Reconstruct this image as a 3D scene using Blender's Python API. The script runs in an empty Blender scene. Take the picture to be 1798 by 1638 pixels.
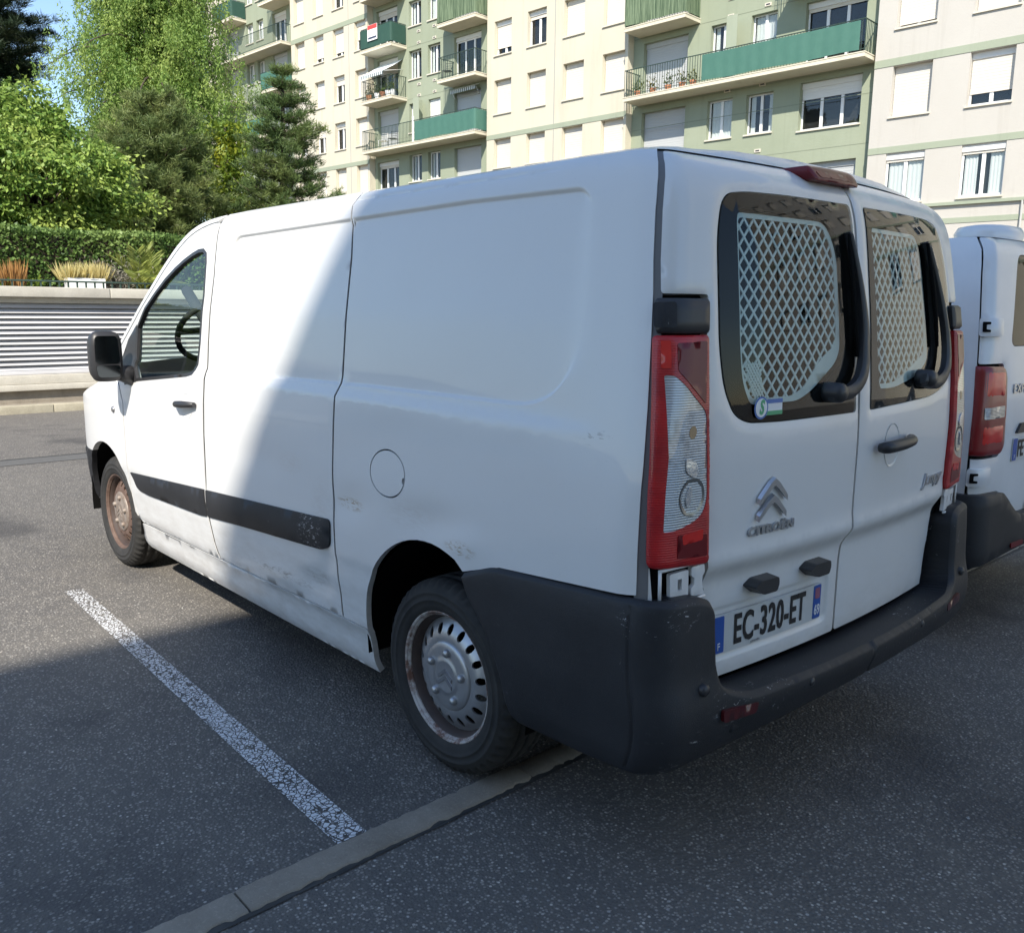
import bpy, bmesh, math, random
import numpy as np
from mathutils import Vector, Matrix
from mathutils.geometry import delaunay_2d_cdt

R = math.radians
scn = bpy.context.scene
COL = scn.collection
rng = np.random.default_rng(7)
random.seed(7)

# ------------------------------------------------------------------ camera
cam_d = bpy.data.cameras.new('camera')
cam = bpy.data.objects.new('camera', cam_d)
COL.objects.link(cam)
cam.location = (-2.17737, 2.56877, 1.52841)
_yaw, _pit, _rol = -0.736838, -0.177088, 0.0112571
_f = Vector((math.cos(_yaw) * math.cos(_pit), math.sin(_yaw) * math.cos(_pit), math.sin(_pit)))
_r = Vector((math.sin(_yaw), -math.cos(_yaw), 0))
_u = _r.cross(_f)
_r2 = _r * math.cos(_rol) + _u * math.sin(_rol)
_u2 = -_r * math.sin(_rol) + _u * math.cos(_rol)
cam.rotation_euler = Matrix(((_r2.x, _u2.x, -_f.x), (_r2.y, _u2.y, -_f.y), (_r2.z, _u2.z, -_f.z))).to_euler()
cam_d.sensor_width = 36.0
cam_d.lens = 36.0 * 1544.77 / 1798.0
cam_d.clip_start, cam_d.clip_end = 0.05, 3000
scn.camera = cam

# ------------------------------------------------------------------ world, sun, exposure
SUN = Vector((-0.684, 0.84, 1.0)).normalized()
world = bpy.data.worlds.new('World')
scn.world = world
world.use_nodes = True
nt = world.node_tree
nt.nodes.clear()
wo = nt.nodes.new('ShaderNodeOutputWorld')
bg = nt.nodes.new('ShaderNodeBackground')
sky = nt.nodes.new('ShaderNodeTexSky')
sky.sky_type = 'NISHITA'
sky.sun_disc = False
sky.sun_elevation = math.asin(SUN.z)
sky.sun_rotation = math.atan2(SUN.x, SUN.y)
sky.air_density, sky.dust_density, sky.ozone_density = 1.0, 0.2, 1.8
bg.inputs['Strength'].default_value = 0.15
nt.links.new(sky.outputs[0], bg.inputs[0])
nt.links.new(bg.outputs[0], wo.inputs[0])
sd = bpy.data.lights.new('sun', 'SUN')
sd.energy = 4.7
sd.angle = R(0.55)
sd.color = (1.0, 0.93, 0.82)
so = bpy.data.objects.new('sun', sd)
COL.objects.link(so)
so.rotation_euler = (-SUN).to_track_quat('-Z', 'Y').to_euler()
so.location = (-20, 25, 40)
vs = scn.view_settings
vs.view_transform = 'Standard'
vs.look = 'None'
vs.gamma = 1
vs.use_curve_mapping = False
vs.exposure = 0.70
scn.cycles.max_bounces = 8
scn.cycles.transparent_max_bounces = 16

# ------------------------------------------------------------------ materials
MATS = {}
def mat(name, color=(.5, .5, .5), rough=.5, metal=0.0, coat=0.0, spec=.5, noise=None, bump=None, build=None):
    m = bpy.data.materials.new(name)
    m.use_nodes = True
    n, l = m.node_tree.nodes, m.node_tree.links
    b = n['Principled BSDF']
    b.inputs['Base Color'].default_value = (*color, 1)
    b.inputs['Roughness'].default_value = rough
    b.inputs['Metallic'].default_value = metal
    b.inputs['Coat Weight'].default_value = coat
    b.inputs['Coat Roughness'].default_value = .04
    b.inputs['Specular IOR Level'].default_value = spec
    tc = None
    if noise or bump:
        tc = n.new('ShaderNodeTexCoord')
    if noise:                                   # (scale, amount, second colour)
        sc, amt, c2 = noise
        t = n.new('ShaderNodeTexNoise'); t.inputs['Scale'].default_value = sc; t.inputs['Detail'].default_value = 6
        t.inputs['Roughness'].default_value = .65
        l.new(tc.outputs['Object'], t.inputs['Vector'])
        r = n.new('ShaderNodeMapRange'); r.inputs[1].default_value = .5 - .5 * amt; r.inputs[2].default_value = .5 + .5 * amt
        l.new(t.outputs[0], r.inputs[0])
        x = n.new('ShaderNodeMix'); x.data_type = 'RGBA'
        x.inputs[6].default_value = (*color, 1); x.inputs[7].default_value = (*c2, 1)
        l.new(r.outputs[0], x.inputs[0]); l.new(x.outputs[2], b.inputs['Base Color'])
    if bump:                                    # (scale, strength, distance)
        t = n.new('ShaderNodeTexNoise'); t.inputs['Scale'].default_value = bump[0]; t.inputs['Detail'].default_value = 4
        l.new(tc.outputs['Object'], t.inputs['Vector'])
        bp = n.new('ShaderNodeBump'); bp.inputs['Strength'].default_value = bump[1]; bp.inputs['Distance'].default_value = bump[2]
        l.new(t.outputs[0], bp.inputs['Height']); l.new(bp.outputs[0], b.inputs['Normal'])
    if build:
        build(m, n, l, b)
    MATS[name] = m
    return m

class NB:
    """tiny node helper"""
    def __init__(s, n, l): s.n, s.l = n, l
    def new(s, t, **kw):
        x = s.n.new(t)
        for k, v in kw.items(): setattr(x, k, v)
        return x
    def put(s, sock, v):
        if hasattr(v, 'node'): s.l.new(v, sock)
        else: sock.default_value = v
    def math(s, op, a, b=None, c=None, clamp=False):
        x = s.new('ShaderNodeMath', operation=op, use_clamp=clamp)
        s.put(x.inputs[0], a)
        if b is not None: s.put(x.inputs[1], b)
        if c is not None: s.put(x.inputs[2], c)
        return x.outputs[0]
    def mix(s, f, a, b):
        x = s.new('ShaderNodeMix', data_type='RGBA')
        s.put(x.inputs[0], f)
        s.put(x.inputs[6], a if hasattr(a, 'node') else (*a, 1)); s.put(x.inputs[7], b if hasattr(b, 'node') else (*b, 1))
        return x.outputs[2]
    def ramp(s, f, lo, hi):
        x = s.new('ShaderNodeMapRange'); s.put(x.inputs[0], f)
        x.inputs[1].default_value = lo; x.inputs[2].default_value = hi
        return x.outputs[0]
    def noise(s, vec, scale, detail=4, rough=.6, dist=0):
        x = s.new('ShaderNodeTexNoise'); s.l.new(vec, x.inputs['Vector'])
        x.inputs['Scale'].default_value = scale; x.inputs['Detail'].default_value = detail
        x.inputs['Roughness'].default_value = rough; x.inputs['Distortion'].default_value = dist
        return x.outputs[0]
    def voro(s, vec, scale, feature='F1', rnd=1.0, out=0):
        x = s.new('ShaderNodeTexVoronoi', feature=feature); s.l.new(vec, x.inputs['Vector'])
        x.inputs['Scale'].default_value = scale; x.inputs['Randomness'].default_value = rnd
        return x.outputs[out]
    def vmap(s, vec, sc=(1, 1, 1), loc=(0, 0, 0), rot=(0, 0, 0)):
        x = s.new('ShaderNodeMapping'); s.l.new(vec, x.inputs[0])
        x.inputs['Scale'].default_value = sc; x.inputs['Location'].default_value = loc; x.inputs['Rotation'].default_value = rot
        return x.outputs[0]
    def geo(s): return s.new('ShaderNodeNewGeometry').outputs['Position']
    def obj(s): return s.new('ShaderNodeTexCoord').outputs['Object']
    def bump(s, h, strength, dist, bsdf):
        x = s.new('ShaderNodeBump'); s.l.new(h, x.inputs['Height'])
        x.inputs['Strength'].default_value = strength; x.inputs['Distance'].default_value = dist
        s.l.new(x.outputs[0], bsdf.inputs['Normal']); return x

def b_asphalt(kind):
    def f(m, n, l, b):
        k = NB(n, l); p = k.geo()
        big = k.noise(p, .55, 5, .6); mid = k.noise(p, 6, 5, .7); fine = k.noise(p, 60, 3, .7)
        c = k.mix(k.ramp(big, .3, .7), (0.104, 0.098, 0.093), (0.144, 0.134, 0.120))
        c = k.mix(k.math('MULTIPLY', k.ramp(mid, .42, .75), .55), c, (0.174, 0.159, 0.137))
        # stones of the aggregate: cell colour picks the light ones
        v = k.new('ShaderNodeTexVoronoi'); l.new(p, v.inputs['Vector']); v.inputs['Scale'].default_value = 104
        sep = k.new('ShaderNodeSeparateColor'); l.new(v.outputs['Color'], sep.inputs[0])
        stone = k.math('MULTIPLY', k.ramp(sep.outputs[0], .42, .80), k.ramp(v.outputs['Distance'], .52, .30))
        c = k.mix(k.math('MULTIPLY', stone, .80), c, (0.360, 0.330, 0.288))
        v2 = k.new('ShaderNodeTexVoronoi'); l.new(p, v2.inputs['Vector']); v2.inputs['Scale'].default_value = 70
        s2 = k.new('ShaderNodeSeparateColor'); l.new(v2.outputs['Color'], s2.inputs[0])
        big_st = k.math('MULTIPLY', k.ramp(s2.outputs[1], .80, 1.0), k.ramp(v2.outputs['Distance'], .34, .22))
        c = k.mix(k.math('MULTIPLY', big_st, .85), c, (0.667, 0.617, 0.533))
        v3 = k.new('ShaderNodeTexVoronoi'); l.new(p, v3.inputs['Vector']); v3.inputs['Scale'].default_value = 52
        s3 = k.new('ShaderNodeSeparateColor'); l.new(v3.outputs['Color'], s3.inputs[0])
        c = k.mix(k.math('MULTIPLY', k.math('MULTIPLY', k.ramp(s3.outputs[0], .86, 1.0), k.ramp(v3.outputs['Distance'],   .30, .18)), .6), c, (0.533, 0.516, 0.482))
        dk = k.ramp(k.noise(p, 150, 3, .8), .56, .70)
        c = k.mix(k.math('MULTIPLY', dk, .75), c, (0.039, 0.039, 0.040))
        crk = k.new('ShaderNodeTexVoronoi', feature='DISTANCE_TO_EDGE'); nzc = k.new('ShaderNodeTexNoise'); l.new(p, nzc.inputs['Vector']); nzc.inputs['Scale'].default_value = 2.5; nzc.inputs['Detail'].default_value = 6
        mad = k.new('ShaderNodeVectorMath', operation='MULTIPLY_ADD'); l.new(nzc.outputs['Color'], mad.inputs[0]); mad.inputs[1].default_value = (.55, .55, 0); l.new(p, mad.inputs[2])
        l.new(mad.outputs[0], crk.inputs['Vector']); crk.inputs['Scale'].default_value = .33
        ck = k.math('MULTIPLY', k.ramp(crk.outputs['Distance'], .0028, .0008), k.ramp(k.noise(p, .8, 3), .52, .60))
        c = k.mix(k.math('MULTIPLY', ck, .35), c, (0.026, 0.026, 0.026))
        spl = k.ramp(k.noise(p, 1.7, 5, .75, .6), .60, .72)
        c = k.mix(k.math('MULTIPLY', spl, .55), c, (0.200, 0.182, 0.154))
        oil = k.ramp(k.noise(k.vmap(p, loc=(3.1, 1.7, 0)), 1.1, 4, .6), .54, .70)
        c = k.mix(k.math('MULTIPLY', oil, .75), c, (0.066, 0.063, 0.062))
        l.new(c, b.inputs['Base Color'])
        b.inputs['Roughness'].default_value = .82
        b.inputs['Specular IOR Level'].default_value = .35
        h = k.math('ADD', k.math('MULTIPLY', v.outputs['Distance'], -.7), k.math('MULTIPLY', fine, .8))
        k.bump(h, .75, .006, b)
    return f
mat('asphalt', build=b_asphalt('near'))

def b_line(m, n, l, b):
    k = NB(n, l); p = k.geo()
    pw = k.vmap(p, (1, 1, 1))
    nz = k.new('ShaderNodeTexNoise'); l.new(p, nz.inputs['Vector']); nz.inputs['Scale'].default_value = 22; nz.inputs['Detail'].default_value = 3
    off = k.new('ShaderNodeVectorMath', operation='MULTIPLY_ADD'); l.new(nz.outputs['Color'], off.inputs[0]); off.inputs[1].default_value = (.016, .016, 0); l.new(pw, off.inputs[2])
    e = k.voro(off.outputs[0], 58, 'DISTANCE_TO_EDGE')
    e2 = k.voro(off.outputs[0], 27, 'DISTANCE_TO_EDGE')
    w = k.math('ADD', k.math('MULTIPLY', k.ramp(k.noise(p, 9, 3), .3, .75), .6), k.math('MULTIPLY', k.ramp(k.noise(p, 3.2, 4, .7), .45, .70), .9))
    crack = k.math('MINIMUM', k.ramp(e, .06, .15), k.ramp(e2, .02, .06))
    sx = k.new('ShaderNodeSeparateXYZ'); l.new(p, sx.inputs[0])
    # paint worn thinner towards its far end
    worn = k.math('ADD', k.math('MULTIPLY', k.ramp(sx.outputs[0], .9, 2.9), .55), k.math('MULTIPLY', w, .35))
    keep = k.math('GREATER_THAN', k.math('MULTIPLY', crack, k.ramp(k.noise(p, 75, 3, .7), .22, .42)), k.math('ADD', worn, .10))
    edge = k.math('GREATER_THAN', k.math('ADD', k.noise(p, 35, 3), 0), .30)
    a = k.math('MULTIPLY', keep, edge)
    c = k.mix(k.noise(p, 14, 3), (.66, .67, .68), (.82, .82, .82))
    l.new(c, b.inputs['Base Color']); b.inputs['Roughness'].default_value = .7
    l.new(a, b.inputs['Alpha'])
mat('line_paint', build=b_line)

def b_conc(dark, lite):
    def f(m, n, l, b):
        k = NB(n, l); p = k.geo()
        c = k.mix(k.ramp(k.noise(p, 3.5, 6, .7), .3, .72), dark, lite)
        c = k.mix(k.math('MULTIPLY', k.ramp(k.noise(p, 90, 3, .8), .52, .72), .4), c, tuple(x * 1.5 for x in lite))
        c = k.mix(k.math('MULTIPLY', k.ramp(k.noise(p, 45, 4, .8), .62, .7), .6), c, tuple(x * .45 for x in dark))
        l.new(c, b.inputs['Base Color']); b.inputs['Roughness'].default_value = .9
        k.bump(k.noise(p, 120, 4, .75), .5, .004, b)
    return f
mat('kerb_concrete', build=b_conc((.205, .178, .142), (.32, .282, .228)))
mat('wall_concrete', build=b_conc((.40, .375, .32), (.54, .51, .44)))
mat('kerb_pale', build=b_conc((.30, .27, .2), (.46, .42, .32)))

def b_paint(m, n, l, b):
    k = NB(n, l); p = k.geo()
    base = (.74, .74, .73)
    c = k.mix(k.math('MULTIPLY', k.ramp(k.noise(p, 2.4, 5, .7), .45, .8), .25), base, (.70, .69, .67))
    # road film thrown up the lower panels
    st = k.noise(k.vmap(p, (3, 3, 9)), 2.2, 5, .7)
    sx = k.new('ShaderNodeSeparateXYZ'); l.new(p, sx.inputs[0])
    c = k.mix(k.math('MULTIPLY', k.math('MULTIPLY', k.ramp(sx.outputs[2], .75, .3), k.ramp(st, .36, .72)), .62), c, (.46, .43, .39))
    c = k.mix(k.math('MULTIPLY', k.ramp(k.noise(p, 140, 3, .8), .66, .74), .3), c, (.35, .33, .31))
    # scuffs: (x, z, half length, half height, tilt)
    scuffs = [(.47, .84, .10, .028, -.25), (-.16, .81, .085, .030, .5), (.1, .86, .17, .07, .1), (.75, .50, .13, .05, -.15), (-.68, 1.21, .06, .03, -.3), (.66, .79, .10, .13, .3), (1.05, .45, .35, .03, -.05), (.9, .93, .12, .05, .1)]
    tan = [(.42, .33, .22)] * 2 + [(.62, .585, .55), (.40, .385, .36), (.50, .48, .47), (.60, .57, .54), (.36, .33, .30), (.66, .60, .55)]
    cut = [(.50, .56), (.50, .56), (.35, .75), (.42, .7), (.57, .60), (.35, .8), (.5, .62), (.4, .8)]
    amt = [1, 1, .7, .9, .9, .7, .95, .6]
    for i, (x, z, a, h, t) in enumerate(scuffs):
        q = k.vmap(p, (1 / a, 0, 1 / h), (-x / a, 0, -z / h))
        ln = k.new('ShaderNodeVectorMath', operation='LENGTH'); l.new(q, ln.inputs[0])
        msk = k.ramp(ln.outputs[1], 1.0, .35)
        nz = k.ramp(k.noise(k.vmap(p, (9, 9, 34), (i, i, i), (0, t, 0)), 2.2, 5, .75, .8), *cut[i])
        left = k.math('GREATER_THAN', sx.outputs[1], .5)
        c = k.mix(k.math('MULTIPLY', k.math('MULTIPLY', msk, nz), k.math('MULTIPLY', left, amt[i])), c, tan[i])
    l.new(c, b.inputs['Base Color'])
    b.inputs['Roughness'].default_value = .34; b.inputs['Coat Weight'].default_value = .38
    b.inputs['Coat Roughness'].default_value = .03
    h = k.math('ADD', k.noise(p, 1.9, 2, .5), k.math('MULTIPLY', k.noise(p, 5.5, 2, .5), .25))
    k.bump(h, .35, .02, b)
mat('white_paint', build=b_paint)
mat('white_paint_second', (.80, .81, .82), .3, coat=.5, noise=(3, .6, (.68, .69, .70)))

def b_plastic(m, n, l, b):
    k = NB(n, l); p = k.obj()
    c = k.mix(k.ramp(k.noise(p, 4, 5, .7), .35, .75), (.016, .017, .020), (.027, .028, .032))
    fs = k.ramp(k.noise(k.vmap(p, (1, 1, 1)), 26, 6, .85, .5), .645, .67)
    zone = k.ramp(k.noise(p, 2.1, 3), .52, .62)
    c = k.mix(k.math('MULTIPLY', fs, zone), c, (.45, .45, .45))
    c = k.mix(k.math('MULTIPLY', k.ramp(k.noise(k.vmap(p, (8, 8, 30)), 3, 5, .8), .62, .75), .25), c, (.12, .12, .12))
    g = k.geo()
    for i, (x, y, z, rr, cut) in enumerate([(-.985, .70, .535, .08, .60), (-1.01, .54, .53, .10, .61), (-.99, .80, .62, .06, .63), (-.95, .86, .80, .06, .59), (-.98, .82, .44, .05, .61), (-.88, .945, .80, .12, .64), (-.95, .90, .37, .05, .58), (-1.0, -.4, .53, .2, .63), (.74, .95, .70, .10, .57)]):
        q = k.vmap(g, (1 / rr,) * 3, (-x / rr, -y / rr, -z / rr)); ln = k.new('ShaderNodeVectorMath', operation='LENGTH'); l.new(q, ln.inputs[0])
        nz = k.ramp(k.noise(k.vmap(g, (1, 1, 2.4), (i, i, 0)), 40, 5, .75, .9), cut, cut + .05)
        c = k.mix(k.math('MULTIPLY', k.ramp(ln.outputs[1], 1.0, .5), nz), c, (.50, .50, .50))
    l.new(c, b.inputs['Base Color']); b.inputs['Roughness'].default_value = .55
    b.inputs['Specular IOR Level'].default_value = .4
    k.bump(k.noise(p, 420, 3), .5, .0015, b)
mat('bumper_plastic', build=b_plastic)
mat('black_trim', (.022, .022, .025), .42, noise=(8, .6, (.04, .04, .042)))
mat('strip_plastic', build=b_plastic)
mat('black_gloss', (.008, .008, .009), .08, coat=.3)
mat('gap_black', (.006, .006, .006), .9, spec=.1)
mat('seal_grey', (.16, .16, .165), .6)
def b_tyre(m, n, l, b):
    k = NB(n, l); p = k.obj()
    c = k.mix(k.ramp(k.noise(p, 7, 5, .7), .35, .7), (.026, .026, .026), (.050, .048, .045))
    l.new(c, b.inputs['Base Color']); b.inputs['Roughness'].default_value = .78; b.inputs['Specular IOR Level'].default_value = .3
    k.bump(k.noise(p, 80, 3), .3, .002, b)
mat('tyre_rubber', build=b_tyre)
mat('rim_silver', (.50, .51, .53), .38, metal=.75, noise=(14, .5, (.38, .385, .39)))
mat('rim_rust', (.075, .040, .028), .75, noise=(22, .5, (.17, .115, .09)))
mat('rim_rust_dark', (.035, .026, .024), .7, noise=(18, .6, (.075, .048, .038)))
def b_flange(m, n, l, b):
    k = NB(n, l); p = k.obj()
    c = k.mix(k.ramp(k.noise(p, 9, 6, .8), .44, .58), (.50, .47, .44), (.13, .055, .035))
    l.new(c, b.inputs['Base Color']); b.inputs['Roughness'].default_value = .6
mat('rim_flange', build=b_flange)
mat('cap_rusty', (.34, .31, .28), .55, metal=.2, noise=(24, .5, (.17, .11, .075)))
def b_red(m, n, l, b):
    k = NB(n, l); p = k.geo()
    w = k.new('ShaderNodeTexWave', bands_direction='Z'); l.new(p, w.inputs[0]); w.inputs['Scale'].default_value = 52
    c = k.mix(k.ramp(k.noise(p, 11, 2), .3, .75), (.34, .008, .012), (.56, .014, .016))
    l.new(c, b.inputs['Base Color']); b.inputs['Roughness'].default_value = .35; b.inputs['Coat Weight'].default_value = .35
    b.inputs['Coat Roughness'].default_value = .02
    b.inputs['Subsurface Weight'].default_value = 0
    k.bump(w.outputs[0], .3, .002, b)
mat('red_lens', build=b_red)
mat('red_lens_dark', (.16, .008, .012), .35, coat=.25, spec=.3, noise=(20, .6, (.15, .008, .012)))
mat('red_lens_bright', (.74, .030, .020), .25, coat=.3, noise=(14, .6, (.55, .015, .015)))
mat('red_lens_second', (.20, .006, .010), .3, coat=.3, noise=(14, .6, (.26, .01, .012)))
def b_clear(m, n, l, b):
    k = NB(n, l); p = k.geo()
    w = k.new('ShaderNodeTexWave', bands_direction='Z'); l.new(p, w.inputs[0]); w.inputs['Scale'].default_value = 50
    c = k.mix(w.outputs[0], (.36, .37, .37), (.60, .61, .61))
    c = k.mix(k.ramp(k.noise(p, 16, 3), .5, .75), c, (.19, .195, .20))
    l.new(c, b.inputs['Base Color']); b.inputs['Metallic'].default_value = .55; b.inputs['Roughness'].default_value = .28
    b.inputs['Coat Weight'].default_value = 1; b.inputs['Coat Roughness'].default_value = .02
    k.bump(w.outputs[0], .5, .002, b)
mat('clear_lens', build=b_clear)
mat('clear_lens_dim', (.20, .20, .20), .25, metal=.5, noise=(30, .6, (.30, .29, .27)))
mat('chrome', (.62, .63, .64), .12, metal=1.0)
mat('badge_chrome', (.52, .53, .55), .3, metal=.85)
mat('reflector_chrome', (.75, .76, .78), .25, metal=.8, bump=(70, .4, .003))
mat('reflector_red', (.07, .005, .008), .3, coat=.3)
mat('amber_bulb', (.34, .22, .11), .3, coat=.5)
mat('bowl_grey', (.30, .30, .31), .3, metal=.6)
mat('plate_white', (.60, .62, .62), .45, noise=(12, .6, (.50, .51, .50)))
mat('plate_blue', (.02, .085, .36), .4)
mat('plate_char', (.012, .012, .014), .5)
mat('plate_text_white', (.7, .72, .75), .5)
mat('plate_emblem', (.30, .10, .16), .5)
mat('sticker_white', (.75, .77, .78), .35)
mat('sticker_blue', (.03, .13, .42), .35)
mat('sticker_green', (.05, .36, .16), .35)
mat('cabin_dark', (.022, .023, .026), .8)
mat('cabin_grey', (.10, .105, .11), .8)
mat('seat_fabric', (.05, .055, .065), .9)
mat('mesh_panel', (.50, .60, .58), .45, metal=.0)
mat('mirror', (.10, .11, .115), .10, metal=1.0)

def glass_mat(name, tint, ior, rough=0.0):
    m = bpy.data.materials.new(name); m.use_nodes = True
    n, l = m.node_tree.nodes, m.node_tree.links; n.clear()
    k = NB(n, l)
    o = n.new('ShaderNodeOutputMaterial'); t = n.new('ShaderNodeBsdfTransparent'); g = n.new('ShaderNodeBsdfGlossy')
    t.inputs[0].default_value = (*tint, 1); g.inputs['Roughness'].default_value = rough; g.inputs[0].default_value = (1, 1, 1, 1)
    lw = n.new('ShaderNodeLayerWeight'); lw.inputs[0].default_value = .5
    f0 = ((ior - 1) / (ior + 1)) ** 2                   # Schlick, the same from both faces of a pane
    f = k.math('MULTIPLY_ADD', k.math('POWER', lw.outputs['Facing'], 5.0), 1 - f0, f0)
    x = n.new('ShaderNodeMixShader'); l.new(f, x.inputs[0]); l.new(t.outputs[0], x.inputs[1]); l.new(g.outputs[0], x.inputs[2])
    l.new(x.outputs[0], o.inputs[0]); MATS[name] = m
    return m
glass_mat('cab_glass', (.86, .94, .90), 1.45)
glass_mat('rear_glass', (.86, .91, .91), 1.36)
glass_mat('rear_glass_second', (.35, .37, .38), 1.22)
glass_mat('window_glass', (.86, .88, .88), 1.45)

def b_wall(c1, c2, streak):
    def f(m, n, l, b):
        k = NB(n, l); p = k.geo()
        c = k.mix(k.ramp(k.noise(p, .35, 5, .65), .3, .75), c1, c2)
        s = k.ramp(k.noise(k.vmap(p, (1.6, 1.6, .10)), 1.5, 5, .7), .54, .8)
        c = k.mix(k.math('MULTIPLY', s, .55), c, streak)
        l.new(c, b.inputs['Base Color']); b.inputs['Roughness'].default_value = .9; b.inputs['Specular IOR Level'].default_value = .2
        k.bump(k.noise(p, 14, 5, .7), .25, .02, b)
    return f
mat('render_cream', build=b_wall((.55, .505, .40), (.60, .555, .445), (.44, .395, .305)))
mat('render_pale', build=b_wall((.475, .45, .405), (.51, .485, .44), (.395, .37, .325)))
mat('render_green', build=b_wall((.275, .308, .222), (.318, .350, .262), (.225, .248, .18)))
mat('band_green', build=b_wall((.30, .335, .25), (.34, .375, .285), (.25, .28, .21)))
mat('slab_cream', build=b_wall((.60, .55, .43), (.68, .63, .50), (.42, .38, .30)))
mat('frame_white', (.80, .80, .79), .4)
mat('shutter_beige', (.60, .555, .48), .6, noise=(5, .8, (.66, .615, .54)))
mat('shutter_white', (.72, .715, .69), .6)
mat('shutter_grey', (.44, .45, .45), .6)
mat('sill_stone', (.60, .56, .47), .8)
mat('curtain', (.85, .85, .82), .9)
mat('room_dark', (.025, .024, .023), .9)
mat('railing_green', (.030, .055, .042), .5)
mat('screen_green', (.045, .140, .105), .75, noise=(3, .8, (.07, .175, .135)))
mat('screen_dark', (.016, .060, .045), .75, noise=(3, .8, (.03, .085, .06)))
def b_reed(m, n, l, b):
    k = NB(n, l); p = k.geo()
    c = k.mix(k.ramp(k.noise(k.vmap(p, (24, 24, .8)), 1.0, 3, .7), .38, .64), (.050, .085, .045), (.19, .25, .15))
    l.new(c, b.inputs['Base Color']); b.inputs['Roughness'].default_value = .8
mat('reed_green', build=b_reed)
mat('pipe_grey', (.33, .33, .31), .6)
mat('sign_white', (.80, .80, .80), .5)
mat('sign_red', (.62, .06, .05), .5)
mat('sign_dark', (.05, .06, .10), .5)
mat('terracotta', (.33, .13, .06), .8)
mat('wood_orange', (.36, .15, .06), .7)
mat('awning_white', (.70, .74, .73), .8)
mat('awning_dark', (.10, .13, .13), .8)
mat('metal_dark', (.05, .05, .055), .5)
def b_slat(m, n, l, b):
    k = NB(n, l); p = k.geo()
    c = k.mix(k.ramp(k.noise(k.vmap(p, (1, .5, 6)), 1.3, 5, .7), .35, .75), (.56, .555, .565), (.40, .395, .40))
    l.new(c, b.inputs['Base Color']); b.inputs['Roughness'].default_value = .45
mat('louvre_paint', build=b_slat)

def leaf_mat(name, c1, c2, c3, trans=.35):
    m = bpy.data.materials.new(name); m.use_nodes = True
    n, l = m.node_tree.nodes, m.node_tree.links; n.clear(); k = NB(n, l)
    o = n.new('ShaderNodeOutputMaterial')
    g = n.new('ShaderNodeNewGeometry')
    c = k.mix(k.ramp(g.outputs['Random Per Island'], 0, .8), c1, c2)
    c = k.mix(k.ramp(k.noise(g.outputs['Position'], .9, 3), .48, .68), c, c3)
    b = n.new('ShaderNodeBsdfPrincipled'); l.new(c, b.inputs['Base Color']); b.inputs['Roughness'].default_value = .5
    b.inputs['Specular IOR Level'].default_value = .35
    t = n.new('ShaderNodeBsdfTranslucent'); l.new(c, t.inputs[0])
    x = n.new('ShaderNodeMixShader'); x.inputs[0].default_value = trans
    l.new(b.outputs[0], x.inputs[1]); l.new(t.outputs[0], x.inputs[2]); l.new(x.outputs[0], o.inputs[0]); MATS[name] = m
leaf_mat('leaf_bright', (.085, .18, .03), (.26, .37, .075), (.42, .50, .12), .25)
leaf_mat('leaf_weeping', (.15, .26, .06), (.30, .43, .11), (.42, .52, .15), .45)
leaf_mat('leaf_pine', (.065, .115, .037), (.12, .18, .056), (.18, .225, .07), .25)
leaf_mat('leaf_pine_olive', (.10, .155, .05), (.18, .23, .075), (.24, .28, .095), .3)
leaf_mat('leaf_conifer', (.018, .036, .018), (.035, .058, .028), (.045, .06, .028), .15)
leaf_mat('leaf_hedge', (.055, .11, .03), (.17, .27, .07), (.24, .33, .10), .3)
leaf_mat('leaf_vine', (.11, .19, .025), (.22, .29, .035), (.38, .38, .03), .45)
leaf_mat('leaf_palm', (.19, .25, .05), (.33, .38, .09), (.42, .44, .13), .35)
leaf_mat('leaf_straw', (.55, .46, .20), (.78, .68, .34), (.7, .62, .3), .4)
leaf_mat('leaf_orange', (.36, .19, .07), (.5, .28, .1), (.45, .28, .12), .35)
leaf_mat('leaf_grey', (.20, .185, .15), (.32, .29, .25), (.27, .28, .20), .3)
leaf_mat('leaf_pot', (.07, .12, .03), (.14, .19, .05), (.2, .16, .05), .3)
mat('bark', (.10, .075, .055), .9, noise=(7, .6, (.05, .04, .03)), bump=(25, .6, .02))
mat('soil', (.06, .045, .03), .95)

# ------------------------------------------------------------------ geometry helpers
def link(name, me, m=None, parent=None):
    o = bpy.data.objects.new(name, me)
    COL.objects.link(o)
    if m is not None:
        me.materials.append(MATS[m] if isinstance(m, str) else m)
    if parent is not None: o.parent = parent
    return o
def empty(name, loc=(0, 0, 0), rz=0, parent=None):
    o = bpy.data.objects.new(name, None); COL.objects.link(o)
    o.location = loc; o.rotation_euler = (0, 0, rz); o.empty_display_size = .3
    if parent is not None: o.parent = parent
    return o
def tag(o, label=None, cat=None, group=None, kind=None):
    if label: o['label'] = label
    if cat: o['category'] = cat
    if group: o['group'] = group
    if kind: o['kind'] = kind
    return o
def copy_tree(o, parent=None):
    c = o.copy(); COL.objects.link(c)
    if parent is not None: c.parent = parent
    for ch in list(o.children): copy_tree(ch, c)
    return c

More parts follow.
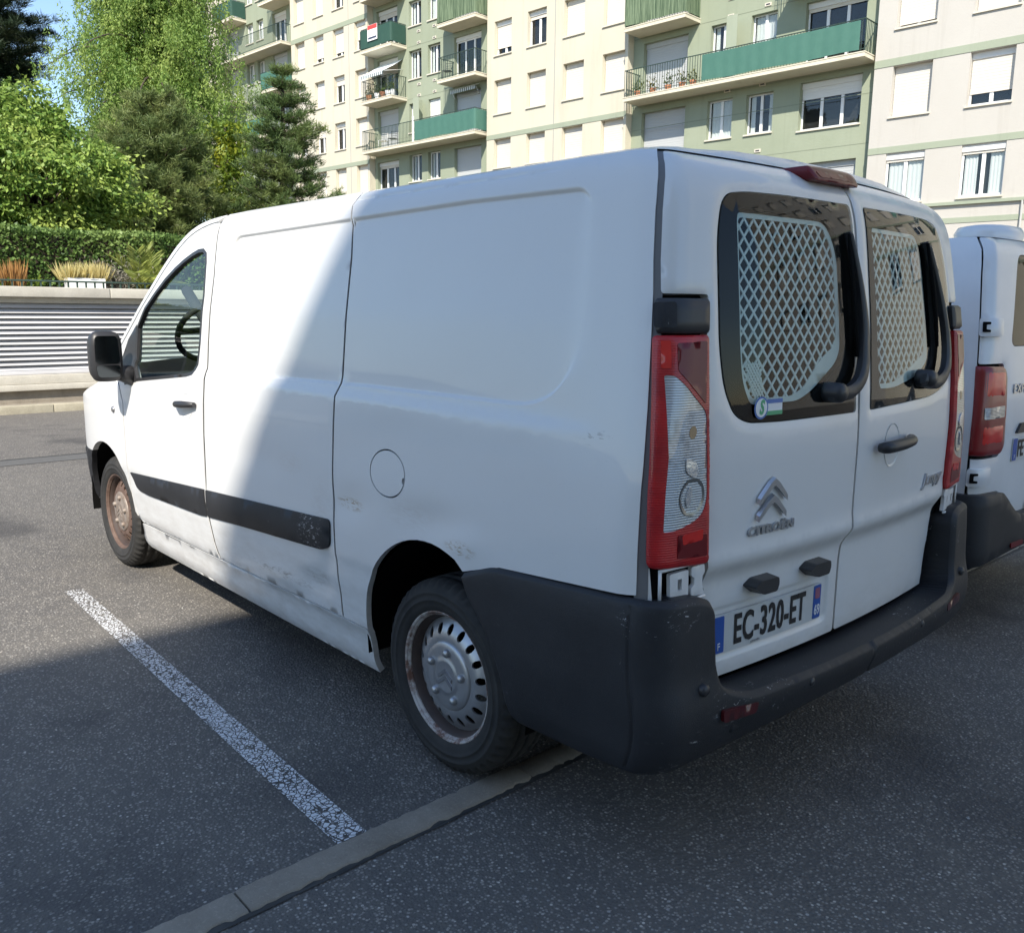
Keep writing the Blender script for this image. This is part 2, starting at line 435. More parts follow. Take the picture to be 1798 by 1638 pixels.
class MB:
    def __init__(s): s.v, s.f, s.sm = [], [], []
    def add(s, vs, fs, smooth=False):
        o = len(s.v); s.v.extend([tuple(map(float, p)) for p in vs])
        s.f.extend([tuple(i + o for i in f) for f in fs]); s.sm.extend([smooth] * len(fs)); return s
    def box(s, x0, x1, y0, y1, z0, z1, fn=None):
        vs = [(x, y, z) for z in (z0, z1) for y in (y0, y1) for x in (x0, x1)]
        if fn: vs = [fn(*p) for p in vs]
        return s.add(vs, [(0, 2, 3, 1), (4, 5, 7, 6), (0, 1, 5, 4), (2, 6, 7, 3), (0, 4, 6, 2), (1, 3, 7, 5)])
    def rbox(s, x0, x1, y0, y1, z0, z1, r=.01, fn=None):
        """box with chamfered edges"""
        bm = bmesh.new(); bmesh.ops.create_cube(bm, size=1)
        for v in bm.verts: v.co = Vector(((x0 + x1) / 2 + v.co.x * (x1 - x0), (y0 + y1) / 2 + v.co.y * (y1 - y0), (z0 + z1) / 2 + v.co.z * (z1 - z0)))
        bmesh.ops.bevel(bm, geom=bm.edges[:], offset=r, segments=2, profile=.6, affect='EDGES')
        bm.verts.index_update()
        vs = [tuple(v.co) for v in bm.verts]
        if fn: vs = [fn(*p) for p in vs]
        s.add(vs, [tuple(v.index for v in f.verts) for f in bm.faces], True); bm.free(); return s
    def grid(s, P, smooth=True, close_u=False, close_v=False):
        nu, nv = len(P), len(P[0]); vs = [p for r in P for p in r]; fs = []
        for i in range(nu if close_u else nu - 1):
            for j in range(nv if close_v else nv - 1):
                a, b = i, (i + 1) % nu; c, d = j, (j + 1) % nv
                fs.append((a * nv + c, b * nv + c, b * nv + d, a * nv + d))
        return s.add(vs, fs, smooth)
    def tube(s, path, r, n=8, cap=True, flat=1.0):
        path = [Vector(p) for p in path]; rs = r if hasattr(r, '__len__') else [r] * len(path)
        rows = []; up = Vector((0, 0, 1))
        for i, p in enumerate(path):
            d = (path[min(i + 1, len(path) - 1)] - path[max(i - 1, 0)]).normalized()
            a = d.cross(up)
            if a.length < 1e-3: a = d.cross(Vector((1, 0, 0)))
            a.normalize(); b = a.cross(d)
            rows.append([tuple(p + (a * math.cos(t) + b * math.sin(t) * flat) * rs[i]) for t in [2 * math.pi * k / n for k in range(n)]])
        o = len(s.v); s.grid(rows, True, False, True)
        if cap:
            s.f.append(tuple(o + k for k in range(n))); s.sm.append(False)
            e = o + (len(rows) - 1) * n; s.f.append(tuple(e + n - 1 - k for k in range(n))); s.sm.append(False)
        return s
    def lathe(s, prof, n=48, fn=None, smooth=True, mod=None):
        """prof: (radius, axial); axis = +Y, wheel plane XZ"""
        rows = []
        for i, (r, a) in enumerate(prof):
            row = []
            for k in range(n):
                t = 2 * math.pi * k / n
                rr, aa = (r, a) if mod is None else mod(i, k, r, a)
                p = (rr * math.cos(t), aa, rr * math.sin(t)); row.append(fn(*p) if fn else p)
            rows.append(row)
        return s.grid(rows, smooth, False, True)
    def prism(s, poly, fn0, fn1, smooth_side=False):
        """poly 2D list; fn0/fn1 map (a,b) to 3D for the two caps"""
        n = len(poly); vs = [fn0(*p) for p in poly] + [fn1(*p) for p in poly]
        s.add(vs, [tuple(range(n)), tuple(range(2 * n - 1, n - 1, -1))])
        o = len(s.v) - 2 * n
        for i in range(n):
            j = (i + 1) % n; s.f.append((o + i, o + n + i, o + n + j, o + j)); s.sm.append(smooth_side)
        return s
    def mesh(s, name):
        me = bpy.data.meshes.new(name); me.from_pydata(s.v, [], s.f); me.update()
        me.polygons.foreach_set('use_smooth', s.sm); return me
    def fix(s, name):
        me = s.mesh(name); bm = bmesh.new(); bm.from_mesh(me)
        bmesh.ops.recalc_face_normals(bm, faces=bm.faces); bm.to_mesh(me); bm.free(); return me
    def build(s, name, m, parent=None, fix=True):
        return link(name, s.fix(name) if fix else s.mesh(name), m, parent)

def arrays_mesh(name, V, F4):
    """fast quad mesh from numpy arrays"""
    me = bpy.data.meshes.new(name)
    me.vertices.add(len(V)); me.vertices.foreach_set('co', np.asarray(V, np.float32).ravel())
    n = len(F4); me.loops.add(n * 4); me.loops.foreach_set('vertex_index', np.asarray(F4, np.int32).ravel())
    me.polygons.add(n); me.polygons.foreach_set('loop_start', np.arange(0, n * 4, 4, dtype=np.int32))
    me.update(calc_edges=True); me.validate()
    return me

# ---- 2D polygons
def resample(poly, step):
    out = []
    n = len(poly)
    for i in range(n):
        a = np.array(poly[i], float); b = np.array(poly[(i + 1) % n], float)
        k = max(1, int(math.ceil(np.linalg.norm(b - a) / step)))
        for j in range(k): out.append(tuple(a + (b - a) * j / k))
    return out
def rounded(poly, r, seg=6):
    """round corners; r scalar or list"""
    out = []; n = len(poly)
    for i in range(n):
        p0, p, p1 = (np.array(poly[(i + d) % n], float) for d in (-1, 0, 1))
        ri = r[i] if hasattr(r, '__len__') else r
        a = (p0 - p); b = (p1 - p); la, lb = np.linalg.norm(a), np.linalg.norm(b)
        if ri <= 0 or la < 1e-6 or lb < 1e-6: out.append(tuple(p)); continue
        d = min(ri, la * .49, lb * .49); q0 = p + a / la * d; q1 = p + b / lb * d
        for k in range(seg + 1):
            t = k / seg; out.append(tuple((1 - t) ** 2 * q0 + 2 * t * (1 - t) * p + t * t * q1))
    return out
def smooth_curve(pts, n=8):
    P = [np.array(p, float) for p in pts]; out = []
    for i in range(len(P) - 1):
        p0, p1, p2, p3 = P[max(i - 1, 0)], P[i], P[i + 1], P[min(i + 2, len(P) - 1)]
        for k in range(n):
            t = k / n
            out.append(tuple(.5 * ((2 * p1) + (-p0 + p2) * t + (2 * p0 - 5 * p1 + 4 * p2 - p3) * t * t + (-p0 + 3 * p1 - 3 * p2 + p3) * t ** 3)))
    out.append(tuple(P[-1])); return out
def pip(pts, poly):
    x, y = pts[:, 0], pts[:, 1]; q = np.asarray(poly, float); ins = np.zeros(len(pts), bool)
    x0, y0 = q[:, 0], q[:, 1]; x1, y1 = np.roll(x0, -1), np.roll(y0, -1)
    for a, b, c, d in zip(x0, y0, x1, y1):
        if b == d: continue
        m = ((b > y) != (d > y)) & (x < (c - a) * (y - b) / (d - b) + a); ins ^= m
    return ins
def seg_dist(pts, poly, closed=True):
    q = np.asarray(poly, float); e = np.roll(q, -1, 0); best = np.full(len(pts), 9e9)
    if not closed: q, e = q[:-1], e[:-1]
    for a, b in zip(q, e):
        d = b - a; L = d @ d
        if L < 1e-12: continue
        t = np.clip(((pts - a) @ d) / L, 0, 1); best = np.minimum(best, np.hypot(*(pts - a - t[:, None] * d).T))
    return best
def sdist(pts, poly):
    d = seg_dist(pts, poly); return np.where(pip(pts, poly), -d, d)

def cdt_fill(outline, holes, step, extra=None):
    loops = [resample(outline, step)] + [resample(h, step) for h in holes]
    vs, es = [], []
    for lp in loops:
        o = len(vs); vs += lp; es += [(o + i, o + (i + 1) % len(lp)) for i in range(len(lp))]
    q = np.array(loops[0]); lo, hi = q.min(0), q.max(0)
    gx, gy = np.arange(lo[0] + step * .5, hi[0], step), np.arange(lo[1] + step * .5, hi[1], step)
    g = np.array([(x, y) for x in gx for y in gy]) if len(gx) and len(gy) else np.zeros((0, 2))
    if extra is not None and len(extra):
        ex = np.asarray(extra, float)
        if len(g):
            keep = np.ones(len(g), bool)
            for i in range(0, len(g), 500):
                dd = ((g[i:i + 500, None, :] - ex[None]) ** 2).sum(2).min(1); keep[i:i + 500] = dd > (step * .45) ** 2
            g = g[keep]
        g = np.vstack([g, ex])
    if len(g):
        keep = pip(g, loops[0]) & (seg_dist(g, loops[0]) > step * .35)
        for h in loops[1:]: keep &= ~pip(g, h) & (seg_dist(g, h) > step * .35)
        g = g[keep]
    allv = [Vector(p) for p in vs] + [Vector(p) for p in g]
    ov, oe, of, *_ = delaunay_2d_cdt(allv, es, [], 0, 1e-6)
    V = np.array([tuple(v) for v in ov]); F = np.array([f for f in of if len(f) == 3], int)
    c = V[F].mean(1); keep = pip(c, loops[0])
    for h in loops[1:]: keep &= ~pip(c, h)
    return V, F[keep], loops

def panel(name, fmap, outline, step=.03, depth=.015, holes=(), extra=None, m='white_paint', parent=None, flip=False, smooth=True):
    """fmap(a, b, d): arrays -> (n,3); d = depth below the surface"""
    V, F, loops = cdt_fill(outline, holes, step, extra)
    P = fmap(V[:, 0], V[:, 1], 0.0); vs = [tuple(p) for p in P]; fs = [tuple(f) for f in F]; sm = [smooth] * len(fs)
    # orientation from the map: compare with the outward direction (surface minus deeper surface)
    Q = fmap(V[:1, 0], V[:1, 1], .01)
    f0 = F[len(F) // 2]; nn = np.cross(P[f0[1]] - P[f0[0]], P[f0[2]] - P[f0[0]])
    c = V[f0].mean(0); out = fmap(c[:1], c[1:2], 0.0)[0] - fmap(c[:1], c[1:2], .01)[0]
    if nn @ out < 0: fs = [f[::-1] for f in fs]
    if depth:
        for li, lp in enumerate(loops):
            a = np.array(lp); A = fmap(a[:, 0], a[:, 1], 0.0); Bq = fmap(a[:, 0], a[:, 1], depth); o = len(vs); n = len(lp)
            vs += [tuple(p) for p in A] + [tuple(p) for p in Bq]
            area = .5 * np.sum(a[:, 0] * np.roll(a[:, 1], -1) - np.roll(a[:, 0], -1) * a[:, 1])
            for i in range(n):
                j = (i + 1) % n; q = (o + i, o + j, o + n + j, o + n + i)
                fs.append(q); sm.append(False)
    me = bpy.data.meshes.new(name); me.from_pydata(vs, [], fs); me.update(); me.polygons.foreach_set('use_smooth', sm)
    return link(name, me, m, parent)

def text_on(name, txt, size, fmap, m, parent=None, extrude=.002, sx=1.0, shear=0.0, spacing=1.0, bold=0.0, align='CENTER'):
    """text as real geometry wrapped by fmap(u, v, height)"""
    cu = bpy.data.curves.new(name, 'FONT'); cu.body = txt; cu.size = size; cu.extrude = extrude; cu.align_x = align; cu.align_y = 'CENTER'
    cu.shear = shear; cu.space_character = spacing; cu.offset = bold; cu.resolution_u = 3
    o = bpy.data.objects.new(name, cu); COL.objects.link(o)
    dg = bpy.context.evaluated_depsgraph_get(); dg.update()
    me = bpy.data.meshes.new_from_object(o.evaluated_get(dg)); bpy.data.objects.remove(o); bpy.data.curves.remove(cu)
    for v in me.vertices: v.co = fmap(v.co.x * sx, v.co.y, v.co.z + extrude)
    me.materials.clear(); me.update()
    return link(name, me, m, parent)

# ------------------------------------------------------------------ vehicle body surfaces
def smooth_table(pts, sig, lo, hi, n=2400):
    xs = np.linspace(lo, hi, n); p = np.array(pts, float); ys = np.interp(xs, p[:, 0], p[:, 1])
    k = int(sig * 3 / (xs[1] - xs[0])); w = np.exp(-.5 * (np.arange(-k, k + 1) * (xs[1] - xs[0]) / sig) ** 2); w /= w.sum()
    yy = np.concatenate([2 * ys[0] - ys[1:k + 1][::-1], ys, 2 * ys[-1] - ys[-k - 1:-1][::-1]])
    return xs, np.convolve(yy, w, 'valid')

class Body:
    """left half of a van body: u runs along the plan outline (u = x on the side, then round the corner to the rear centre)"""
    def __init__(s, W, Rr, yw, xc, rad, xr, bow, front, Wr=None):
        s.tr = smooth_table(Wr, .02, 0, 2.1)[1] if Wr else None
        s.tx, s.tw = smooth_table(W, .009, 0, 2.1); s.rx, s.rw = smooth_table(Rr, .022, 0, 2.1)
        s.yw, s.xc, s.front, s.xr = yw, xc, front, xr
        pts = []; ye = yw - rad; xe = xr + bow
        for i in range(33):
            a = math.pi / 2 * i / 32; pts.append((xc - (xc - xe) * math.sin(a), ye + rad * math.cos(a)))
        for y in np.linspace(ye, -.3, 90)[1:]: pts.append((xr + bow * (y / ye) ** 2, y))
        p = np.array(pts); d = np.r_[0, np.cumsum(np.hypot(*np.diff(p, axis=0).T))]
        s.d, s.p = d, p
        s.u_mid = s.u_of_y(0.0)
    def u_of_y(s, y):
        yy = s.p[:, 1]; i = 33
        return s.xc - float(np.interp(-y, -yy[i:], s.d[i:]))
    def plan(s, u):
        u = np.asarray(u, float); d = np.maximum(s.xc - u, 0)
        x = np.interp(d, s.d, s.p[:, 0]); y = np.interp(d, s.d, s.p[:, 1]); e = .012
        tx = np.interp(d + e, s.d, s.p[:, 0]) - np.interp(np.maximum(d - e, 0), s.d, s.p[:, 0])
        ty = np.interp(d + e, s.d, s.p[:, 1]) - np.interp(np.maximum(d - e, 0), s.d, s.p[:, 1])
        n = np.hypot(tx, ty); n[n == 0] = 1
        x0, L, a, b = s.front
        t = np.clip((u - x0) / L, 0, .9999); yf = s.yw * (1 - t ** a) ** (1 / b)
        side = u >= s.xc
        return np.where(side, u, x), np.where(side, yf, y), np.where(side, 0, ty / n), np.where(side, 1, -tx / n)
    def S(s, u, z):
        x, y, nx, ny = s.plan(u); z = np.asarray(z, float)
        dr = np.interp(z, s.rx, s.rw)
        t = np.clip((x - (s.xr + .06)) / .55, 0, 1); h = 1 - t * t * (3 - 2 * t)      # the rear leans in, fading out along the flank
        w = np.interp(z, s.tx, s.tw)
        if s.tr is not None:                            # the flank's creases die out before the rear corner
            q = np.clip((-np.asarray(u, float) - .42) / .33, 0, 1); q = q * q * (3 - 2 * q)
            w = w * (1 - q) + np.interp(z, s.tx, s.tr) * q
        return np.stack([x + dr * h, y * w / s.yw, z + 0 * x], -1)
    def N(s, u, z):
        e = .005
        a = s.S(u + e, z) - s.S(u - e, z); b = s.S(u, z + e) - s.S(u, z - e)
        n = np.cross(b, a); return n / np.linalg.norm(n, axis=-1, keepdims=True)

def fm(B, side=1, off=0.0, feat=None, loc=(0, 0, 0)):
    def f(u, z, d):
        u = np.asarray(u, float); z = np.asarray(z, float)
        h = off - np.asarray(d, float)
        if feat is not None: h = h + feat(u, z)
        P = B.S(u, z) + B.N(u, z) * np.broadcast_to(h, u.shape)[:, None]
        P = P * np.array([1, side, 1]) + np.array(loc)
        return P
    return f
def offset_loop(lp, d):
    """points a distance d inside a loop"""
    q = np.array(lp); t = np.roll(q, -1, 0) - np.roll(q, 1, 0); L = np.linalg.norm(t, axis=1); L[L == 0] = 1
    n = np.stack([-t[:, 1], t[:, 0]], 1) / L[:, None]
    area = .5 * np.sum(q[:, 0] * np.roll(q[:, 1], -1) - np.roll(q[:, 0], -1) * q[:, 1])
    return q + n * (d if area > 0 else -d)
def skin(name, f, outline, step=.03, depth=.015, holes=(), extra=None, m='white_paint', parent=None, er=0.0, hole_er=True):
    ex = [] if extra is None else [tuple(p) for p in extra]
    if er:
        lps = [resample(outline, min(step, .02))] + [resample(h, min(step, .02)) for h in holes]
        for i, lp in enumerate(lps):
            for k in (.12, .35, .65, 1.0):
                q = offset_loop(lp, er * k if i == 0 else -er * k)
                q = q[pip(q, outline)]; d = seg_dist(q, lp); ex += [tuple(p) for p in q[d > er * k * .8]]
        g = f
        L0 = [np.array(l) for l in lps]
        def f2(a, b, d):
            pts = np.stack([np.asarray(a, float), np.asarray(b, float)], 1)
            dd = np.full(len(pts), 9.0)
            for l in (L0 if hole_er else L0[:1]): dd = np.minimum(dd, seg_dist(pts, l))
            t = np.clip(dd, 0, er); drop = er - np.sqrt(np.maximum(0, er * er - (er - t) ** 2))
            return g(a, b, drop + d)
        return panel(name, f2, outline, step, depth, holes, np.array(ex) if ex else None, m, parent)
    return panel(name, f, outline, step, depth, holes, np.array(ex) if ex else None, m, parent)
def join(objs, name):
    a = objs[0]; bm = bmesh.new()
    for o in objs: bm.from_mesh(o.data)
    bmesh.ops.remove_doubles(bm, verts=[v for v in bm.verts if abs(v.co.y) < 1e-4], dist=1e-4)
    bm.to_mesh(a.data); bm.free(); a.name = name
    for o in objs[1:]: bpy.data.objects.remove(o)
    return a
def ss(x, a, b):
    t = np.clip((x - a) / (b - a), 0, 1); return t * t * (3 - 2 * t)
def arc(cx, cz, r, a0, a1, n=16, rz=None):
    rz = rz or r
    return [(cx + r * math.cos(R(a0 + (a1 - a0) * i / n)), cz + rz * math.sin(R(a0 + (a1 - a0) * i / n))) for i in range(n + 1)]
def ellipse(cx, cz, rx, rz, n=40): return [(cx + rx * math.cos(2 * math.pi * i / n), cz + rz * math.sin(2 * math.pi * i / n)) for i in range(n)]
def surf_pt(B, u, z, off=0.0, side=1):
    f = fm(B, side, off); return tuple(f(np.array([u]), np.array([z]), 0.0)[0])

# ------------------------------------------------------------------ wheels
def make_wheel(parent, rusty, loc, flip):
    w = empty('wheel', loc, math.pi if flip else 0, parent)
    n = 150
    prof = [(.218, .095), (.226, .103), (.245, .109), (.256, .110), (.258, .1125), (.262, .1125), (.264, .110), (.280, .110), (.282, .1115), (.288, .1105), (.290, .108), (.300, .105), (.312, .098), (.3235, .086), (.3275, .070),
            (.3285, .052), (.322, .050), (.322, .043), (.329, .041), (.3295, .006), (.322, .004), (.322, -.004), (.3295, -.006),
            (.329, -.041), (.322, -.043), (.322, -.050), (.3285, -.052), (.3275, -.070), (.312, -.098), (.27, -.11), (.218, -.095)]
    def mod(i, k, r, a):
        if 12 <= i <= 14 or 26 <= i <= 27:
            if k % 3 == 0: return r - .009, a - math.copysign(.004, a)
        if i in (18, 19, 22, 23) and k % 5 == 0: return r - .004, a
        return r, a
    t = MB(); t.lathe(prof, n, None, True, mod); ty = t.build('tyre', 'tyre_rubber', w)
    # flange and barrel of the steel rim
    rm = MB(); rm.lathe([(.213, .094), (.222, .099), (.222, .090), (.214, .084), (.205, .080), (.196, .060), (.190, .020), (.180, -.02), (.18, -.09)], 64)
    rim = rm.build('rim', 'rim_rust_dark', w)
    fl = MB(); fl.lathe([(.207, .0815), (.2145, .0865), (.2215, .0925), (.2235, .0985), (.2195, .1005), (.2145, .0955), (.207, .0855)], 64)
    fl.build('rim_flange', 'rim_rust' if rusty else 'rim_flange', rim)
    # pressed disc with hand holes
    def dome(a, b, d):
        a = np.asarray(a, float); b = np.asarray(b, float); r = np.hypot(a, b)
        y = np.interp(r, [0, .07, .10, .125, .150, .172, .186, .193], [.072, .072, .079, .083, .078, .064, .051, .049])
        return np.stack([a, y - d, b], -1)
    slots = []
    ns = 18
    for k in range(ns):
        t0 = 2 * math.pi * (k + .5) / ns; c, s_ = math.cos(t0), math.sin(t0)
        e = [(.0125 * math.cos(q), .0185 * math.sin(q)) for q in [2 * math.pi * j / 10 for j in range(10)]]
        slots.append([(c * (.158 + y) - s_ * x, s_ * (.158 + y) + c * x) for x, y in e])
    circ = [(.193 * math.cos(2 * math.pi * k / 72), .193 * math.sin(2 * math.pi * k / 72)) for k in range(72)]
    skin('disc', dome, circ, .014, .006, slots, None, 'rim_rust' if rusty else 'rim_silver', w)
    cap = MB()
    def capmod(i, k, r, a): return r, a
    cap.lathe([(.118, .076), (.117, .084), (.112, .088), (.098, .090), (.075, .091), (.060, .092), (.056, .095), (.050, .0945), (.0, .0945)], 60)
    cp = cap.build('hub_cap', 'cap_rusty' if rusty else 'rim_silver', w)
    for k in range(5):
        t0 = 2 * math.pi * k / 5 + .4
        b = MB(); b.lathe([(.0, .106), (.009, .105), (.014, .099), (.015, .086)], 14, lambda x, y, z: (x + .083 * math.cos(t0), y, z + .083 * math.sin(t0)))
        b.build('wheel_nut', 'cap_rusty' if rusty else 'rim_silver', cp)
    ch = MB()
    for dz in (-.012, .012):
        for sgn in (-1, 1):
            poly = [(0, dz + .017), (.036 * sgn, dz - .012), (.036 * sgn, dz - .024), (0, dz + .003)]
            ch.prism(poly, lambda a, b: (a, .0980, b), lambda a, b: (a, .094, b))
    ch.build('wheel_emblem', 'bowl_grey' if not rusty else 'cap_rusty', cp)
    return w

# ------------------------------------------------------------------ the white panel van
W1 = [(0, .80), (.18, .85), (.245, .884), (.30, .890), (.345, .897), (.37, .913), (.40, .918), (.55, .936), (.60, .937), (.64, .9455), (.75, .947), (.95, .947), (1.1, .941), (1.220, .931), (1.239, .914),
      (1.5, .889), (1.7, .857), (1.80, .838), (1.86, .822), (1.90, .803), (1.92, .785), (1.938, .757), (1.95, .72), (2.1, .3)]
R1 = [(0, 0), (.6, 0), (1.15, 0), (1.3, .008), (1.5, .025), (1.7, .05), (1.8, .065), (1.85, .080), (1.89, .105), (1.915, .135), (1.935, .180), (2.1, .6)]
W1R = [p for p in W1 if not .36 < p[0] < .39 and not .58 < p[0] < .70 and not 1.15 < p[0] < 1.3] + [(1.22, .926)]
W1R.sort()
B1 = Body(W1, R1, .947, -.775, .10, -.935, .052, (2.55, 1.52, 6.0, 2.2), W1R)
WB = [(0, .91), (.33, .937), (.40, .960), (.55, .970), (.75, .968), (.81, .960), (.85, .945), (2.1, .945)]
RB = [(0, .08), (.36, .045), (.42, .012), (.48, 0), (.56, .004), (.60, .02), (.80, .03), (2.1, .03)]
BB = Body(WB, RB, .970, -.860, .105, -1.018, .055, (2.6, 1.6, 3.4, 2.2))
ROOF_Z = 1.934
EDGE = smooth_curve([(-.80, ROOF_Z), (.2, ROOF_Z), (1.2, ROOF_Z), (1.65, ROOF_Z), (1.86, 1.922), (2.015, 1.886), (2.15, 1.820), (2.31, 1.716), (2.48, 1.594), (2.645, 1.474), (2.81, 1.357), (3.0, 1.222), (3.17, 1.10)], 8)
EX, EZ = np.array([p[0] for p in EDGE]), np.array([p[1] for p in EDGE])
def edge_z(x): return float(np.interp(x, EX, EZ))

van = empty('panel_van')
tag(van, 'large white panel van with grilled rear windows and a dented left flank', 'van', 'white vans parked in the bays')
UC = B1.u_mid
recess = rounded([(1.545, 1.822), (-.05, 1.846), (-.59, 1.842), (-.60, 1.268), (.4, 1.262), (1.55, 1.238)], [.07, 0, .07, .26, 0, .07], 10)
RC = np.array(recess)
def side_feat(u, z):
    pts = np.stack([u, z], 1)
    d = sdist(pts, RC)
    w = .006 + .06 * ss(-u, .40, .52) * ss(z, 1.33, 1.46) * ss(1.835 - z, 0, .05)
    t = np.clip((-d + w * .7) / (w * 1.7), 0, 1); f = -.011 * t * t * (3 - 2 * t)
    for cu, cz, ru, rz, dp in ((.74, .47, .13, .05, .009), (.98, .44, .22, .03, -.005), (.66, .56, .05, .10, .004), (.47, .84, .10, .05, .006), (.02, .87, .16, .05, .006), (-.18, .83, .09, .05, -.005), (1.15, .92, .25, .06, .003), (.25, 1.10, .3, .12, .003)):
        f = f - 1.7 * dp * np.exp(-((u - cu + .4 * (z - cz)) / ru) ** 2 - ((z - cz) / rz) ** 2)
    f = f - .007 * np.exp(-((z - 1.907) / .0045) ** 2) * ss(u, -.50, -.2) * ss(1.8 - u, 0, .1)
    return f
rec_pts = []
for d in (-.014, -.008, -.004, 0.0, .003, .006, .010, .016):
    rec_pts += [tuple(p) for p in offset_loop(resample(recess, .02), d)]
for z in (1.895, 1.901, 1.904, 1.907, 1.910, 1.913, 1.919, 1.926):
    rec_pts += [(x, z) for x in np.arange(-.6, 1.9, .03)]
for z in (.345, .355, .365, .375, .60, .61, .62, .63, .64, .65, 1.205, 1.212, 1.218, 1.224, 1.230, 1.236, 1.242, 1.250):
    rec_pts += [(x, z) for x in np.arange(-.8, 3.9, .035)]
rec_pts = np.array(rec_pts)
ARCH_R = arc(.005, .375, .408, -12, 115, 22, .422)          # rear wheel arch
ARCH_F = arc(3.122, .345, .405, -2, 182, 28, .405)

SEAM = [(1.57, -.834), (1.65, -.831), (1.77, -.831), (1.83, -.836), (1.873, -.845), (1.905, -.856), (ROOF_Z, -.872)]
quarter = [(-.838, .832), (-.34, .793), (-.30, .782), (-.172, .742)] + [p for p in arc(.005, .375, .408, 110, -3, 20, .422)] + \
          [(.413, .385), (.572, .385), (.572, .66), (.572, 1.215), (.566, 1.26), (.568, 1.5), (.575, 1.70), (.602, 1.84), (.62, 1.885), (.632, ROOF_Z)] + [(u, z) for z, u in SEAM[::-1]]
fuel_hole = ellipse(.232, .985, .104, .0815)
def van_side(side, parent):
    f = fm(B1, side, 0, side_feat)
    tagname = 'left' if side == 1 else 'right'
    skin('rear_quarter_panel', f, quarter, .026, .022, [fuel_hole] if side == 1 else [], rec_pts, parent=parent)
    if side == 1:
        fl = skin('fuel_flap', f, ellipse(.232, .985, .0985, .0763), .02, .01, [ellipse(.138, .972, .009, .012, 14)], None, parent=parent)
        MB().box(*(lambda p: (p[0] - .02, p[0] + .02, p[1] - .030, p[1] - .016, p[2] - .03, p[2] + .03))(surf_pt(B1, .138, .972))).build('flap_catch', 'gap_black', fl)
    slide = [(.582, .385), (1.655, .372), (1.684, .44), (1.700, .54), (1.710, .626), (1.694, .74), (1.691, .9), (1.689, 1.2), (1.696, 1.354), (1.690, 1.66), (1.706, 1.80), (1.730, ROOF_Z),
             (.639, ROOF_Z), (.628, 1.885), (.610, 1.84), (.586, 1.70), (.579, 1.5), (.577, 1.26), (.582, 1.215), (.582, .66)]
    sl = skin('sliding_door', f, slide, .026, .022, [], rec_pts, parent=parent)
    # cab door with its window opening
    glass = [(2.545, 1.135), (2.60, 1.22), (2.602, 1.415), (2.50, 1.517), (2.389, 1.588), (2.27, 1.655), (2.157, 1.706), (2.06, 1.742), (1.972, 1.768), (1.90, 1.784), (1.845, 1.785), (1.805, 1.765), (1.790, 1.72),
             (1.775, 1.57), (1.785, 1.36), (1.80, 1.26), (1.835, 1.212), (1.90, 1.20)]
    top = [(x, edge_z(x) - .034 - .004 * (x - 1.7)) for x in np.arange(1.80, 2.95, .06)]
    door = [(1.712, .66), (1.719, .54), (1.703, .44), (1.674, .366), (2.69, .352), (2.735, .47), (2.742, .66), (2.745, 1.0), (2.80, 1.10), (2.915, 1.20)] + top[::-1] + [(1.738, ROOF_Z - .040), (1.720, 1.80), (1.705, 1.66), (1.713, 1.354), (1.708, 1.2), (1.710, .9)]
    dr = skin('cab_door', f, door, .03, .03, [glass], rec_pts, parent=parent)
    skin('door_window', fm(B1, side, -.012), glass, .06, 0, m='cab_glass', parent=dr)
    gi = [tuple(p) for p in offset_loop(glass, .016)]
    skin('window_seal', fm(B1, side, .0015), glass, .03, .02, [gi], m='black_trim', parent=dr)
    sail = [(2.715, 1.105), (2.80, 1.245), (2.72, 1.345), (2.605, 1.425), (2.600, 1.22), (2.545, 1.133)]
    skin('sail_panel', fm(B1, side, .006), sail, .04, .012, m='black_trim', parent=dr, er=.004)
    # pillar and cant rail strip above the door, with the dark door gap
    pil = [(x, edge_z(x)) for x in np.arange(1.742, 3.0, .06)] + [(x, edge_z(x) - .026) for x in np.arange(2.98, 1.74, -.06)]
    skin('windscreen_pillar', f, pil, .03, .012, parent=parent)
    # rubber seals lying in the door gaps
    for line in ([(1.738, 1.90), (1.717, 1.80), (1.701, 1.66), (1.709, 1.354), (1.7015, 1.2), (1.7035, .9), (1.706, .74), (1.7175, .63), (1.712, .54), (1.6965, .44), (1.667, .369)],
                 [(.577, .39), (.577, 1.215), (.5715, 1.26), (.5735, 1.5), (.580, 1.70), (.606, 1.84), (.624, 1.885), (.635, 1.93)],
                 [(2.738, .47), (2.747, .66), (2.750, 1.0), (2.806, 1.097), (2.92, 1.197)]):
        L = np.array(line) - np.array([.003 if line[0][0] > 1.7 and line[0][0] < 1.8 else 0, 0]); t_ = np.gradient(L, axis=0); t_ /= np.linalg.norm(t_, axis=1, keepdims=True); n_ = np.stack([-t_[:, 1], t_[:, 0]], 1) * .013
        skin('door_seal', fm(B1, side, -.0035, side_feat), [tuple(p) for p in L + n_] + [tuple(p) for p in (L - n_)[::-1]], .03, 0, m='gap_black', parent=parent)
    # front wing
    wing = [(2.745, .40), (2.752, .66), (2.755, 1.0), (2.812, 1.095), (2.93, 1.195), (3.0, 1.19), (3.17, 1.085), (3.40, 1.03), (3.62, .975), (3.80, .91), (3.93, .82), (3.97, .70), (3.60, .672), (3.50, .665)] + [p for p in arc(3.122, .345, .405, 53, 175, 24)]
    wg = skin('front_wing', f, wing, .03, .03, [], None, parent=parent)
    fb = [(3.372, .665), (3.62, .667), (3.985, .690), (4.02, .45), (3.98, .33), (3.60, .335), (3.525, .338)] + arc(3.122, .345, .405, 0, 51, 10)
    skin('front_bumper', fm(B1, side, .010), fb, .03, .03, m='bumper_plastic', parent=parent, er=.01)
